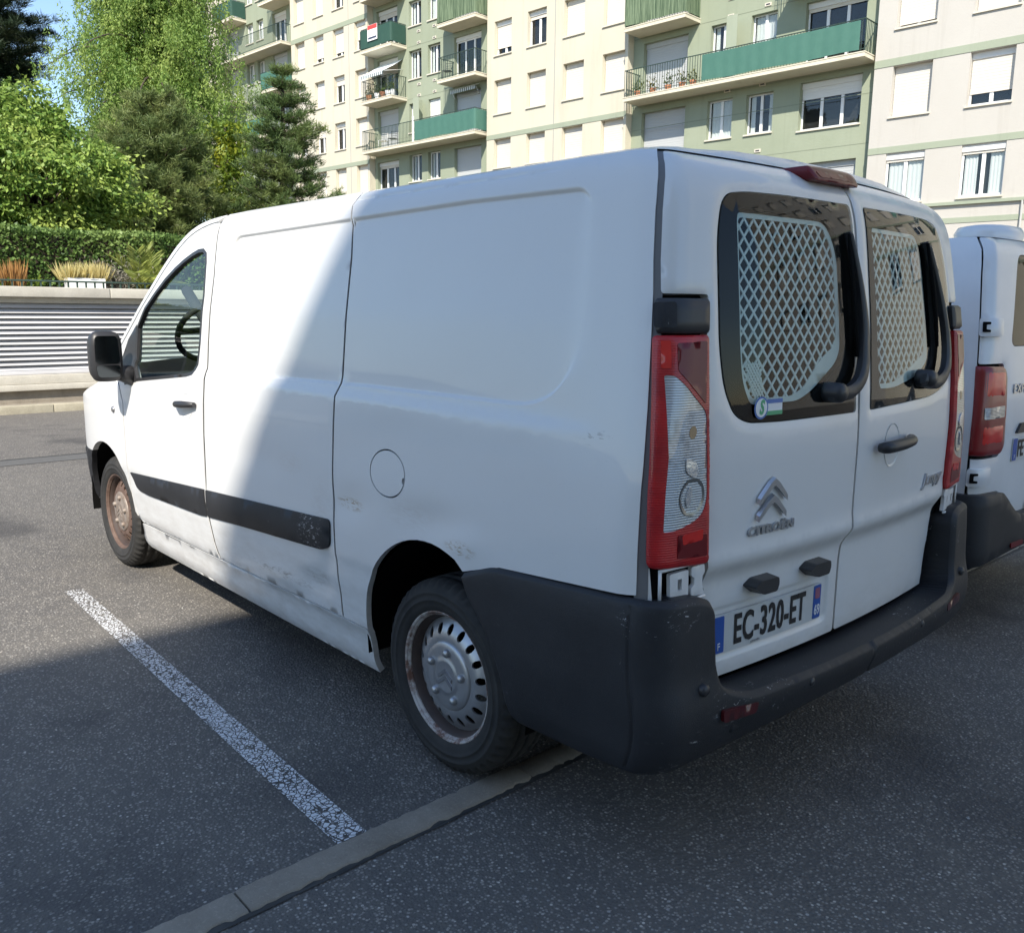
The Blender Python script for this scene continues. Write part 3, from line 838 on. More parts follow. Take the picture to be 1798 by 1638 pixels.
    # sill
    sill = [(.418, .200), (.418, .378), (1.0, .372), (2.66, .340), (2.715, .335), (2.722, .21), (2.69, .198)]
    skin('sill', f, sill, .03, .022, [], rec_pts, parent=parent)
    # rubbing strips
    skin('rubbing_strip', fm(B1, side, .014), rounded([(2.70, .632), (1.722, .693), (1.728, .563), (1.80, .556), (2.48, .540), (2.63, .548)], [.01, .006, .006, .01, .03, .05]), .03, .02, m='strip_plastic', parent=dr, er=.008)
    skin('rubbing_strip', fm(B1, side, .014), rounded([(1.702, .694), (.598, .760), (.606, .655), (.665, .632), (1.714, .564)], [.006, .025, .03, .03, .006]), .03, .02, m='strip_plastic', parent=sl, er=.008)
    # handle with its dished recess
    dish = ellipse(1.885, 1.064, .062, .060, 26)
    skin('handle_recess', fm(B1, side, .0012, lambda u, z: -.016 * (1 - ss(np.hypot((u - 1.885) / .062, (z - 1.064) / .060), .55, 1.0))), dish, .012, 0, parent=dr)
    p0, p1, p2 = (surf_pt(B1, x, z, o, side) for x, z, o in ((1.995, 1.066, .012), (1.89, 1.072, .030), (1.770, 1.080, .014)))
    MB().tube([p0, tuple((np.array(p0) + p1) / 2 + np.array([0, side * .008, 0])), p1, p2], [.010, .016, .017, .011], 10).build('door_handle', 'black_trim', dr)
    # side repeater
    q = surf_pt(B1, 2.90, .957, 0, side)
    MB().lathe([(.0, .012), (.012, .011), (.017, .006), (.019, -.004)], 16, lambda x, y, z: (q[0] + x, q[1] + y * side, q[2] + z)).build('side_repeater', 'bowl_grey', wg)
    # mirror
    mh = empty('wing_mirror', (0, 0, 0), 0, parent)
    def mz(x, y, z): return (x, side * y, z)
    hb = MB(); cx, cy, cz = 2.60, 1.066, 1.265
    rows = []
    for t, k in ((0, .80), (.06, .98), (.3, 1.0), (.6, .92), (.85, .7), (1, .35)):
        rows.append([mz(cx - .035 + t * .14, cy + .078 * k * math.copysign(abs(math.cos(a)) ** .5, math.cos(a)), cz + .130 * k * math.copysign(abs(math.sin(a)) ** .5, math.sin(a))) for a in [2 * math.pi * i / 28 for i in range(28)]])
    hb.grid(rows, True, False, True)
    o = len(hb.v); hb.add([rows[0][i] for i in range(28)], [tuple(range(28))]); hb.add(rows[-1], [tuple(range(28))])
    hb.build('mirror_housing', 'black_trim', mh)
    gl = rounded([(cy - .06, cz - .035), (cy + .06, cz - .035), (cy + .058, cz + .105), (cy - .052, cz + .105)], .022, 5)
    MB().prism(gl, lambda a, b: mz(cx - .039, a, b), lambda a, b: mz(cx - .034, a, b)).build('mirror_glass', 'mirror', mh)
    gl2 = rounded([(cy - .056, cz - .105), (cy + .050, cz - .105), (cy + .060, cz - .044), (cy - .060, cz - .044)], .018, 5)
    MB().prism(gl2, lambda a, b: mz(cx - .039, a, b), lambda a, b: mz(cx - .034, a, b)).build('mirror_glass', 'mirror', mh)
    MB().tube([surf_pt(B1, 2.62, 1.16, -.01, side), mz(2.625, .985, 1.175), mz(2.63, 1.04, 1.20)], [.055, .042, .045], 12).build('mirror_arm', 'black_trim', mh)
    # dark inner skin closing the gaps, with the window opening
    ear = [(x, edge_z(x) - .012) for x in np.arange(1.70, 2.95, .08)]
    inner = [(-.86, .60), (-.5, .60)] + arc(.005, .375, .43, 150, 4, 16) + [(.47, .40), (.47, .27), (2.70, .27)] + arc(3.122, .345, .43, 188, 10, 16) + [(3.75, .42), (3.75, .80), (3.40, .98), (3.0, 1.13)] + ear[::-1] + [(1.65, ROOF_Z - .02), (-.90, ROOF_Z - .02), (-.85, 1.6)]
    gx = [tuple(p) for p in offset_loop(glass, -.012)]
    skin('inner_panel', fm(B1, side, -.024, side_feat), inner, .12, 0, [gx], None, 'gap_black', parent)
    # wheel housings
    for cx_, cz_, rr in ((.005, .36, .425), (3.122, .345, .415)):
        h = MB(); a = [R(-10 + 200 * i / 22) for i in range(23)]
        rows = [[(cx_ + rr * math.cos(t), side * y, cz_ + rr * math.sin(t)) for t in a] for y in (.905, .55)]
        h.grid(rows, True)
        h.add([rows[1][i] for i in range(23)], [tuple(range(23))])
        h.build('wheel_housing', 'gap_black', parent)
van_side(1, van)
van_side(-1, van)

# roof and windscreen: lofted between the two edges
def loft_rows(xs, crown, n=25, fwd=0.0):
    rows = []
    for x in xs:
        z = edge_z(x); e = B1.S(np.array([x]), np.array([z]))[0]
        row = []
        for j in range(n):
            v = -1 + 2 * j / (n - 1); k = 1 - abs(v) ** 2.3
            row.append((e[0] + fwd * k, -e[1] * v, e[2] + crown(x) * k))
        rows.append(row)
    return rows
us = np.r_[-.874, -.89, -.91, -.94, np.linspace(-.98, UC, 13)]
rear_edge = [B1.S(np.array([u]), np.array([ROOF_Z]))[0] for u in us]
row0 = [tuple(p) for p in rear_edge] + [(p[0], -p[1], p[2]) for p in rear_edge[-2::-1]]
rows = [row0]; y0_ = row0[0][1]
def roof_row(u):
    e = B1.S(np.array([u]), np.array([edge_z(u)]))[0]; row = []
    for p in row0:
        v = p[1] / y0_; k = 1 - abs(v) ** 2.6; g = float(ss(np.array(e[0]), -.80, -.52))
        fx = e[0] + (p[0] - row0[0][0]) * (1 - float(ss(np.array(e[0]), -.78, -.35)))
        rib = .004 * sum(math.exp(-((abs(v) - c) / .03) ** 2) for c in (.25, .6)) + .010 * math.exp(-((abs(v) - .90) / .05) ** 2)
        row.append((fx + (.10 * k if u > 1.95 else .05 * k if u > 1.85 else 0), v * e[1], e[2] + (.030 * k + rib) * g + .018 * k * float(ss(np.array(e[0]), -.80, -.72)) + (.02 * k if u > 1.9 else 0)))
    return row
for u in (-.855, -.83, -.79, -.72, -.62, -.5, -.35, -.1, .3, .62, .7, 1.1, 1.4, 1.65, 1.8, 1.92, 2.02): rows.append(roof_row(u))
MB().grid(rows).build('roof', 'white_paint', van)
sr = MB(); ra, rb = roof_row(.634), roof_row(.640)
sr.grid([[(p[0], p[1], p[2] + .0012) for p in r] for r in (ra, rb)]); sr.build('roof_seam', 'gap_black', van, fix=False)
ws = loft_rows(np.arange(2.02, 3.18, .08), lambda x: .02 + .03 * (x - 2.0), 21, .13)
MB().grid(ws).build('windscreen', 'cab_glass', van)
hood = []
for x in (3.02, 3.17, 3.30, 3.45, 3.62, 3.80, 3.93, 4.0):
    z = float(np.interp(x, [3.0, 3.17, 3.40, 3.62, 3.80, 3.93, 4.0], [1.19, 1.085, 1.03, .975, .91, .82, .72]))
    e = B1.S(np.array([x]), np.array([z]))[0]
    hood.append([(x + (.13 if x < 3.3 else .09) * (1 - abs(v) ** 2), e[1] * v, z + .05 * (1 - abs(v) ** 2.2)) for v in np.linspace(-1, 1, 15)])
MB().grid(hood).build('bonnet', 'white_paint', van)
MB().box(-.80, 3.85, -.80, .80, .30, .40).build('underbody', 'gap_black', van)
# cab interior
MB().box(1.66, 1.70, -.78, .78, .40, 1.80).build('bulkhead', 'cabin_grey', van)
MB().rbox(2.78, 3.10, -.80, .80, .75, 1.14, .05).build("dashboard", 'cabin_dark', van)
for sy in (.42, -.42):
    st = empty('seat', (0, 0, 0), 0, van)
    MB().rbox(1.82, 2.32, sy - .25, sy + .25, .62, .80, .05).build('seat_cushion', 'seat_fabric', st)
    MB().rbox(1.76, 1.90, sy - .24, sy + .24, .78, 1.30, .05, lambda x, y, z: (x - (z - .78) * .12 + .04, y, z)).build('seat_back', 'seat_fabric', st)
    MB().rbox(1.75, 1.84, sy - .12, sy + .12, 1.33, 1.50, .03).build('headrest', 'seat_fabric', st)
sw = MB(); c0 = np.array([2.58, .50, 1.385]); ax = np.array([math.cos(R(35)), 0, math.sin(R(35))]); e1 = np.array([-ax[2], 0, ax[0]]); e2 = np.array([0, 1, 0])
ring = [tuple(c0 + .19 * (e1 * math.cos(t) + e2 * math.sin(t))) for t in np.linspace(0, 2 * math.pi, 40)]
sw.tube(ring, .016, 8, False); sw.tube([tuple(c0 - e2 * .18), tuple(c0 + ax * .03), tuple(c0 + e2 * .18)], .018, 6); sw.tube([tuple(c0 + ax * .03), tuple(c0 + ax * .4)], .03, 8)
sw.build('steering_wheel', 'cabin_dark', van)
for x in (0, 3.122):
    for sgn in (1, -1):
        make_wheel(van, x > 1, (x, sgn * .787, .3275), sgn < 0)

# --- rear doors
winL = [(-1.040, 1.72), (-1.058, 1.45), (-1.084, 1.335), (-1.130, 1.264), (-1.19, 1.241), (-1.33, 1.236), (UC + .048, 1.236), (UC + .048, 1.842), (-1.36, 1.841), (-1.160, 1.836), (-1.060, 1.822)]
winL = rounded(winL, [.05, .05, .06, .05, .05, .05, .012, .02, .05, .06, .05], 6)
winR = rounded([(-1.020, 1.74), (-.998, 1.60), (-1.010, 1.39), (-1.050, 1.305), (-1.12, 1.270), (-1.25, 1.249), (UC + .043, 1.236), (UC + .043, 1.842), (-1.36, 1.846), (-1.16, 1.845), (-1.060, 1.832)], [.05, .06, .06, .05, .05, .05, .012, .02, .05, .06, .04], 6)
def yu(y): return B1.u_of_y(y)
doorL = rounded([(-.890, 1.933), (-.874, 1.905), (-.864, 1.873), (-.855, 1.83), (-.850, 1.77), (-.850, 1.65), (-.854, 1.570), (-1.013, 1.570), (-1.012, 1.47), (-1.024, 1.276), (-1.046, 1.10), (-1.064, .90), (-1.080, .80), (-1.108, .66), (-1.118, .545), (yu(.049), .545), (yu(.049), .79), (yu(.035), .85), (yu(.035), ROOF_Z)],
                [.008, 0, 0, 0, 0, 0, .010, .012, 0, 0, 0, 0, .03, .03, 0, .01, .03, .03, .01])
doorR = rounded([(-.890, 1.933), (-.874, 1.905), (-.864, 1.873), (-.855, 1.83), (-.850, 1.77), (-.850, 1.65), (-.854, 1.570), (-1.013, 1.570), (-1.012, 1.47), (-1.024, 1.276), (-1.046, 1.10), (-1.064, .90), (-1.080, .80), (-1.108, .66), (-1.118, .545), (yu(-.0375), .545), (yu(-.0375), .79), (yu(-.0235), .85), (yu(-.0235), ROOF_Z)],
                [.008, 0, 0, 0, 0, 0, .010, .012, 0, 0, 0, 0, .03, .03, 0, .01, .03, .03, .01])
plate_rec = np.array(rounded([(yu(.690), .742), (yu(.690), .595), (yu(.105), .595), (yu(.105), .745)], .03, 5))
def door_feat(left):
    wl = np.array(winL if left else winR)
    def f(u, z):
        g = -.026 * ss(z, .885, .815) * ss(u, -1.0, -1.09) + .006 * np.exp(-((z - .885) / .03) ** 2) * ss(u, -1.0, -1.09)
        pts = np.stack([u, z], 1)
        if left:
            g = g - .008 * ss(-sdist(pts, plate_rec), -.008, .012)
        d = seg_dist(pts, wl)
        g = g - .005 * np.exp(-(d / .012) ** 2)      # pressed rim round the glass
        return g
    return f
dx_pts = []
for z in np.arange(.80, .93, .012): dx_pts += [(u, z) for u in np.arange(UC - .03, -1.05, .03)]
for d in (-.008, -.002, .004, .010): dx_pts += [tuple(p) for p in offset_loop(resample([tuple(p) for p in plate_rec], .02), d)]
for d in (-.006, -.014, -.024): dx_pts += [tuple(p) for w_ in (winL,) for p in offset_loop(resample(w_, .02), d)]
for z in (1.82, 1.835, 1.85, 1.862, 1.873, 1.882, 1.89, 1.897, 1.905, 1.912, 1.919, 1.926): dx_pts += [(u, z) for u in np.arange(UC - .03, -.87, .025)]
for u in np.arange(-.99, -.868, .012): dx_pts += [(u, z) for z in np.arange(1.58, 1.90, .025)]
dx_pts = np.array(dx_pts)
grL = rounded([(-1.138, 1.785), (-1.160, 1.45), (-1.176, 1.35), (-1.215, 1.287), (-1.44, 1.287), (-1.51, 1.312), (-1.64, 1.385), (-1.668, 1.42), (-1.660, 1.70), (-1.60, 1.785)], [.03, .04, .03, .03, .03, .03, .03, .03, .05, .05])
grL_in = rounded([(-1.151, 1.772), (-1.172, 1.45), (-1.188, 1.36), (-1.226, 1.302), (-1.41, 1.302), (-1.47, 1.322), (-1.55, 1.395), (-1.646, 1.44), (-1.642, 1.69), (-1.590, 1.772)], [.02, .03, .03, .02, .02, .03, .05, .02, .04, .04])
grR = rounded([(-1.683, 1.789), (-1.672, 1.40), (-1.66, 1.297), (-1.53, 1.294), (-1.33, 1.325), (-1.222, 1.375), (-1.236, 1.733), (-1.275, 1.789)], [.03, .03, .03, .05, .05, .03, .04, .04])
grR_in = rounded([(-1.670, 1.776), (-1.660, 1.40), (-1.650, 1.312), (-1.53, 1.310), (-1.40, 1.352), (-1.250, 1.40), (-1.258, 1.73), (-1.285, 1.776)], [.02, .02, .02, .05, .05, .03, .03, .03])

def lattice(f, poly, pu, pz, w, m, parent):
    b = MB(); q = np.array(poly)
    c = q.mean(0)
    for sgn in (1, -1):
        dirv = np.array([pu, sgn * pz]) / math.hypot(pu, pz); nrm = np.array([-dirv[1], dirv[0]])
        spacing = pu * pz / math.hypot(pu, pz)
        for k in range(-40, 41):
            o = c + nrm * (k * spacing)
            ts = []
            for a, e in zip(q, np.roll(q, -1, 0)):
                da, de = (a - o) @ nrm, (e - o) @ nrm
                if (da > 0) != (de > 0): ts.append(((a + (e - a) * da / (da - de)) - o) @ dirv)
            ts.sort()
            for t0, t1 in zip(ts[::2], ts[1::2]):
                n = max(1, int((t1 - t0) / .06)); L = np.linspace(t0 - .004, t1 + .004, n + 1)
                P = [[o + dirv * t + nrm * s_ * w / 2 for s_ in (-1, 1)] for t in L]
                fl = np.array([x for r in P for x in r]); A = f(fl[:, 0], fl[:, 1], 0.0 if sgn == 1 else .0006); Bq = f(fl[:, 0], fl[:, 1], .003)
                b.grid([[A[2 * i], A[2 * i + 1], Bq[2 * i + 1], Bq[2 * i]] for i in range(n + 1)], False, False, True)
    return b
def rear_door(side, outline, win, gr, gr_in, left):
    f = fm(B1, side, 0, door_feat(left))
    dob = skin('rear_door', f, outline, .024, .03, [win], dx_pts, parent=van, er=.004, hole_er=False)
    wi = [tuple(p) for p in offset_loop(win, .003)]
    skin('rear_window', fm(B1, side, -.002), wi, .05, .004, m='rear_glass', parent=dob)
    skin('window_surround', fm(B1, side, -.010), [tuple(p) for p in offset_loop(win, -.004)], .04, .012, [[tuple(p) for p in offset_loop(gr, -.008)]], m='gap_black', parent=dob)
    g = skin('security_grille', fm(B1, side, -.022), gr, .03, .003, [gr_in], m='mesh_panel', parent=dob)
    lt = lattice(fm(B1, side, -.0225), gr_in, .0445, .0485, .0074, 'mesh_panel', dob)
    if left:                                            # finer perforation in the low corner
        fine = [(-1.192, 1.395), (-1.232, 1.310), (-1.275, 1.310), (-1.255, 1.395)]
        l2 = lattice(fm(B1, side, -.0215), fine, .0125, .0145, .0052, 'mesh_panel', dob)
        lt.add(l2.v, l2.f)
    tag(lt.build('grille_lattice', 'mesh_panel', g), kind='stuff')
    return dob
dL = rear_door(1, doorL, winL, grL, grL_in, True)
dR = rear_door(-1, doorR, winR, grR, grR_in, False)
skin('gap_seal', fm(B1, 1, -.045), [(yu(.07), .54), (yu(.07), ROOF_Z - .01), (yu(-.06), ROOF_Z - .01), (yu(-.06), .54)], .06, 0, m='gap_black', parent=van)
for side in (1, -1):
    skin('seam_strip', fm(B1, side, -.005), [(-.832, .82)] + [(u + .008, z) for z, u in SEAM] + [(u - .024, z) for z, u in SEAM[::-1]] + [(-.868, .82)], .02, 0, m='seal_grey', parent=van)
    skin('pillar_back', fm(B1, side, -.028), [(-.84, .80), (-.84, 1.6), (-1.085, 1.6), (-1.085, .80)], .03, 0, m='gap_black', parent=van)
    skin('hinge_cover', fm(B1, side, .014), rounded([(-.840, 1.557), (-.845, 1.474), (-1.009, 1.474), (-1.006, 1.558)], .012), .02, .03, m='black_trim', parent=van, er=.008)
    skin('hinge_cover', fm(B1, side, .020), rounded([(-.838, 1.545), (-.842, 1.486), (-.892, 1.486), (-.890, 1.547)], .008), .02, .02, m='bumper_plastic', parent=van, er=.005)
    # tail lamp
    lo = rounded([(-.838, 1.468), (-.849, 1.20), (-.860, .905), (-1.057, .893), (-1.040, 1.10), (-1.018, 1.28), (-1.004, 1.470)], [.012, 0, .02, .02, 0, 0, .012])
    ci = rounded([(-.869, 1.374), (-.892, 1.374), (-1.002, 1.282), (-1.028, 1.066), (-1.016, 1.030), (-.985, 1.012), (-.930, .998), (-.892, .996), (-.891, 1.18)], [.006, .02, .02, .03, .03, .03, .03, .006, 0])
    tl = skin('tail_lamp', fm(B1, side, .016), lo, .018, .035, [ci], m='red_lens', parent=van, er=.007, hole_er=False)
    skin('clear_lens', fm(B1, side, .0145), ci, .014, .006, m='clear_lens', parent=tl)
    skin('red_segment', fm(B1, side, .0175), rounded([(-.895, 1.450), (-.900, 1.385), (-.92, 1.365), (-.996, 1.302), (-.990, 1.455)], .006), .02, .003, m='red_lens_dark', parent=tl)
    skin('red_segment', fm(B1, side, .0175), rounded([(-.930, .985), (-.932, .925), (-1.040, .918), (-1.035, .975)], .006), .02, .003, m='red_lens_dark', parent=tl)
    skin('red_segment', fm(B1, side, .0178), rounded([(-.858, 1.455), (-.862, 1.39), (-.884, 1.39), (-.880, 1.455)], .004), .02, .003, m='red_lens_bright', parent=tl)
    skin('red_segment', fm(B1, side, .0178), rounded([(-.945, .982), (-.950, .958), (-1.02, .962), (-1.02, .99)], .006), .02, .003, m='red_lens_bright', parent=tl)
    bowl = skin('reverse_bowl', fm(B1, side, .0165, lambda u, z: -.012 * (1 - ss(np.hypot((u + .972), (z - 1.076)) / .046, .2, 1.0))), ellipse(-.972, 1.076, .044, .048, 28), .012, 0, m='clear_lens_dim', parent=tl)
    skin('bulb_reflector', fm(B1, side, .018), rounded([(-.958, 1.105), (-.948, 1.07), (-.955, 1.05), (-.966, 1.06), (-.968, 1.10)], .008), .012, .004, m='reflector_chrome', parent=tl)
    skin('bulb_reflector', fm(B1, side, .018), rounded([(-.936, 1.175), (-.942, 1.14), (-.975, 1.122), (-.988, 1.135), (-.972, 1.165)], .012), .012, .003, m='reflector_chrome', parent=tl)
    skin('indicator_bulb', fm(B1, side, .0152), ellipse(-.958, 1.235, .013, .016, 16), .012, .001, m='amber_bulb', parent=tl)
    # bare white hinge under the lamp
    hg = skin('lower_hinge', fm(B1, side, .004), rounded([(-.925, .882), (-.930, .818), (-.995, .815), (-.992, .885)], .006), .02, .012, [rounded([(-.952, .866), (-.953, .836), (-.967, .836), (-.967, .866)], .003)], m='white_paint', parent=van, er=.003, hole_er=False)
    skin('hinge_plate', fm(B1, side, .007), rounded([(-1.000, .890), (-1.000, .868), (-1.012, .860), (-1.012, .842), (-1.002, .835), (-1.004, .812), (-1.050, .812), (-1.042, .838), (-1.042, .862), (-1.050, .870), (-1.046, .893)], .004), .015, .012, m='white_paint', parent=hg, er=.003)
    for pth in ([(-.890, .895), (-.905, .897), (-1.04, .901)], [(-.893, .895), (-.895, .815)], [(-.885, .812), (-1.0, .803), (-1.050, .808)]):
        MB().tube([surf_pt(B1, u, z, .006, side) for u, z in pth], .0045, 6).build('hinge_rod', 'white_paint', hg)
    skin('body_corner', fm(B1, side, -.006), [(-.834, .90), (-.834, .80), (-.882, .80), (-.870, .90)], .02, .01, m='white_paint', parent=van)

# stop lamp
def stop_surf(a, b, d):
    a = np.asarray(a, float); b = np.asarray(b, float)
    x = -.838 - .014 * (1 - ((a - .115) / .17) ** 2) + (b - 1.905) * .6 + np.asarray(d)
    return np.stack([x, a, b + 0 * x], -1)
sl_ = skin('stop_lamp', stop_surf, rounded([(-.018, 1.893), (.232, 1.891), (.250, 1.914), (.246, 1.932), (-.002, 1.936), (-.020, 1.926)], .012), .015, .08, m='red_lens_dark', parent=dL, er=.006)
skin('stop_lens', lambda a, b, d: stop_surf(a, b, np.asarray(d) - .0015), rounded([(.02, 1.904), (.21, 1.901), (.222, 1.917), (.02, 1.921)], .006), .015, .002, m='red_lens_dark', parent=sl_)

# wipers
def wiper(side, hub, pts, blade, parent):
    w = empty('rear_wiper', (0, 0, 0), 0, parent)
    h = surf_pt(B1, yu(hub[0]), hub[1], .02, side)
    b = MB(); b.lathe([(.0, .030), (.020, .028), (.028, .018), (.030, -.03)], 18, lambda x, y, z: (h[0] - y, h[1] + x, h[2] + z)); b.build('wiper_hub', 'black_trim', w)
    sm_ = smooth_curve(pts, 5); P = np.array([(yu(p[0]), p[1]) for p in sm_]); wd = np.array([p[2] for p in sm_]) / 2 * .66
    t = np.gradient(P, axis=0); t /= np.linalg.norm(t, axis=1, keepdims=True); n_ = np.stack([-t[:, 1], t[:, 0]], 1)
    out = [tuple(p) for p in P + n_ * wd[:, None]] + [tuple(p) for p in (P - n_ * wd[:, None])[::-1]]
    lift = np.interp
    f = fm(B1, side, 0, lambda u, z: np.interp(z, [1.28, 1.34, 1.45, 1.60, 1.76], [.034, .038, .032, .025, .018]))
    skin('wiper_arm', f, out, .014, .018, m='black_trim', parent=w, er=.007)
    bl = [surf_pt(B1, yu(y), z, .012, side) for y, z in blade]
    MB().tube(bl, [.005, .008, .008, .005], 6).build('wiper_blade', 'gap_black', w)
wiper(1, (.215, 1.303), [(.240, 1.300, .045), (.195, 1.298, .056), (.140, 1.302, .062), (.092, 1.325, .064), (.062, 1.37, .060), (.050, 1.43, .052), (.046, 1.50, .044), (.056, 1.60, .034), (.078, 1.69, .026), (.098, 1.757, .018)],
      [(.110, 1.750), (.098, 1.62), (.088, 1.50), (.082, 1.40)], dL)
wiper(-1, (.43, 1.315), [(.395, 1.318, .045), (.44, 1.302, .056), (.50, 1.298, .062), (.56, 1.308, .064), (.605, 1.34, .062), (.630, 1.39, .054), (.637, 1.46, .046), (.618, 1.57, .036), (.580, 1.68, .026), (.545, 1.762, .018)],
      [(.535, 1.757), (.548, 1.64), (.558, 1.52), (.562, 1.417)], dR)

# right door handle in a dish
skin('handle_recess', fm(B1, -1, .002, lambda u, z: -.020 * (1 - ss(np.hypot((u - yu(.200)) / .056, (z - 1.115) / .070), .5, 1.0))), ellipse(yu(.200), 1.115, .056, .070, 30), .012, 0, parent=dR)
hp = [surf_pt(B1, yu(y), z, o, -1) for y, z, o in ((.085, 1.118, .012), (.095, 1.12, .034), (.18, 1.123, .042), (.27, 1.126, .036), (.318, 1.128, .012))]
MB().tube(smooth_curve(hp, 4), [.014, .015, .017, .018, .019, .019, .019, .019, .019, .019, .018, .018, .017, .016, .015, .014, .013], 10).build('door_handle', 'black_trim', dR)

# number plate, chevrons, lettering
def on_rear(y0, z0, off, side=1):
    """text map: x to the right seen from behind, y up"""
    f = fm(B1, 1, 0, door_feat(True) if off == 'plate' else None)
    def g(x, y, h):
        yy = y0 - x
        u = yu(yy) if yy > -.28 else None
        if u is not None: p = surf_pt(B1, u, z0 + y, (off if off != 'plate' else -.027) + h, 1)
        else: p = surf_pt(B1, yu(-yy), z0 + y, (off if off != 'plate' else -.027) + h, -1)
        return Vector(p)
    return g
PC = (.404, .667)
def plate_map(o):
    return lambda a, b, d: np.array([tuple(on_rear(PC[0], PC[1], -.030)(x, y, o - dd)) for x, y, dd in zip(np.atleast_1d(a), np.atleast_1d(b), np.broadcast_to(d, np.shape(np.atleast_1d(a))))])
npl = skin('number_plate', plate_map(.006), rounded([(-.26, -.055), (.26, -.055), (.26, .055), (-.26, .055)], .008), .05, .006, m='plate_white', parent=dL)
skin('plate_band', plate_map(.0072), rounded([(-.257, -.052), (-.213, -.052), (-.213, .052), (-.257, .052)], .005), .03, .001, m='plate_blue', parent=npl)
skin('plate_band', plate_map(.0072), rounded([(.216, -.052), (.257, -.052), (.257, .052), (.216, .052)], .005), .03, .001, m='plate_blue', parent=npl)
skin('plate_emblem', plate_map(.0080), rounded([(.224, .010), (.250, .010), (.250, .044), (.224, .044)], .006), .02, .0005, m='plate_emblem', parent=npl)
def pm(dx, dy): return on_rear(PC[0] - dx, PC[1] + dy, -.030 + .0074)
text_on('plate_characters', 'EC-320-ET', .120, pm(-.002, -.001), 'plate_char', npl, .0006, .60, 0, 1.08, .0024)
text_on('plate_country_letter', 'F', .030, pm(-.235, -.034), 'plate_text_white', npl, .0006, .9)
text_on('plate_department', '69', .044, pm(.237, -.026), 'plate_text_white', npl, .0006, .72, 0, 1.0, .0008)
text_on('plate_dealer_line', 'CITROËN', .0085, pm(-.075, -.049), 'bowl_grey', npl, .0003, 1.2)
for zc in (0, 1):
    for dz in ((.044, .0),)[0]: pass
chv = MB()
for dz in (0.0, -.046):
    for sgn in (-1, 1):
        g = on_rear(.480, 1.092 + dz, 0.004)
        prof = [(0, 0), (.020 * sgn, -.012), (.063 * sgn, -.052), (.063 * sgn, -.068), (.020 * sgn, -.032), (0, -.020)]
        chv.prism(prof, lambda a, b, g=g: tuple(g(a, b, 0)), lambda a, b, g=g: tuple(g(a * .96, b - .004, .010)))
chv.build('chevron_emblem', 'badge_chrome', dL)
text_on('maker_lettering', 'CITROËN', .034, on_rear(.470, .948, .002), 'badge_chrome', dL, .0025, 1.36, 0, 1.06, .0012)
text_on('model_lettering', 'Jumpy', .058, on_rear(-.575, .960, .002), 'badge_chrome', dR, .002, 1.32, .35, .92, .0012)
# licence lamps
for yc in (.475, .210):
    poly = [(-.038, .020), (.046, .020), (.050, -.004), (.041, -.027), (-.025, -.027), (-.070, .003)]
    g = on_rear(yc, .788, -.010)
    MB().prism(rounded(poly, .008, 3), lambda a, b, g=g: tuple(g(a, b, -.02)), lambda a, b, g=g: tuple(g(a * .92, b * .86, .024))).build('plate_lamp', 'black_trim', dL)
# window sticker
skb = skin('sticker', lambda a, b, d: fm(B1, 1, .0012)(np.array([yu(.515 - x) for x in np.atleast_1d(a)]), np.atleast_1d(b) + 1.279, d), rounded([(-.035, -.021), (.060, -.021), (.060, .021), (-.035, .021)], .006), .03, .0006, m='sticker_white', parent=dL)
skin('sticker_strip', lambda a, b, d: fm(B1, 1, .0020)(np.array([yu(.515 - x) for x in np.atleast_1d(a)]), np.atleast_1d(b) + 1.279, d), [(-.01, .010), (.060, .010), (.060, .021), (-.01, .021)], .03, .0004, m='sticker_blue', parent=skb)
skin('sticker_strip', lambda a, b, d: fm(B1, 1, .0020)(np.array([yu(.515 - x) for x in np.atleast_1d(a)]), np.atleast_1d(b) + 1.279, d), [(-.01, -.021), (.060, -.021), (.060, -.010), (-.01, -.010)], .03, .0004, m='sticker_green', parent=skb)
for rr, mm, oo in ((.030, 'sticker_blue', .0022), (.0245, 'sticker_white', .0028)):
    skin('sticker_disc', lambda a, b, d, oo=oo: fm(B1, 1, oo)(np.array([yu(.550 - x) for x in np.atleast_1d(a)]), np.atleast_1d(b) + 1.279, d), ellipse(0, 0, rr, rr, 24), .02, .0004, m=mm, parent=skb)
text_on('sticker_letter', 'S', .052, on_rear(.550, 1.279, .0032), 'sticker_green', skb, .0003, .75, .2, 1, .002)

# rear bumper
def ub(y): return BB.u_of_y(y)
half = [(-.172, .738), (-.210, .672), (-.256, .628), (-.303, .572), (-.336, .514), (-.362, .441), (-.373, .387), (-.386, .345), (-.42, .330), (-.70, .340), (-.84, .352), (ub(.80), .372), (ub(.6), .395), (ub(.3), .41), (ub(0), .412),
        (ub(0), .528), (ub(.3), .530), (ub(.64), .538), (ub(.722), .575), (ub(.736), .64), (ub(.742), .775), (ub(.762), .806), (ub(.81), .822), (-.90, .832), (-.86, .832), (-.34, .796), (-.30, .788)]
half = rounded(half, [.02, 0, 0, 0, 0, 0, 0, .02, .03, 0, 0, 0, 0, 0, 0, 0, 0, .04, .03, 0, .03, .03, .02, 0, 0, .02, .02], 4)
hv = []
def bumper_feat(u, z):
    f = -.006 * np.exp(-((u + .868) / .004) ** 2) * (z < .84)                 # moulding line
    f = f + .010 * ss(z, .44, .50) * ss(u, ub(.72), ub(.62))
    return f
hx = [(u, z) for u in (-.877, -.872, -.868, -.864, -.859) for z in np.arange(.36, .83, .025)]
for z in (.43, .45, .47, .49, .505, .515): hx += [(u, z) for u in np.arange(ub(0) + .02, ub(.75), .03)]
bs = []
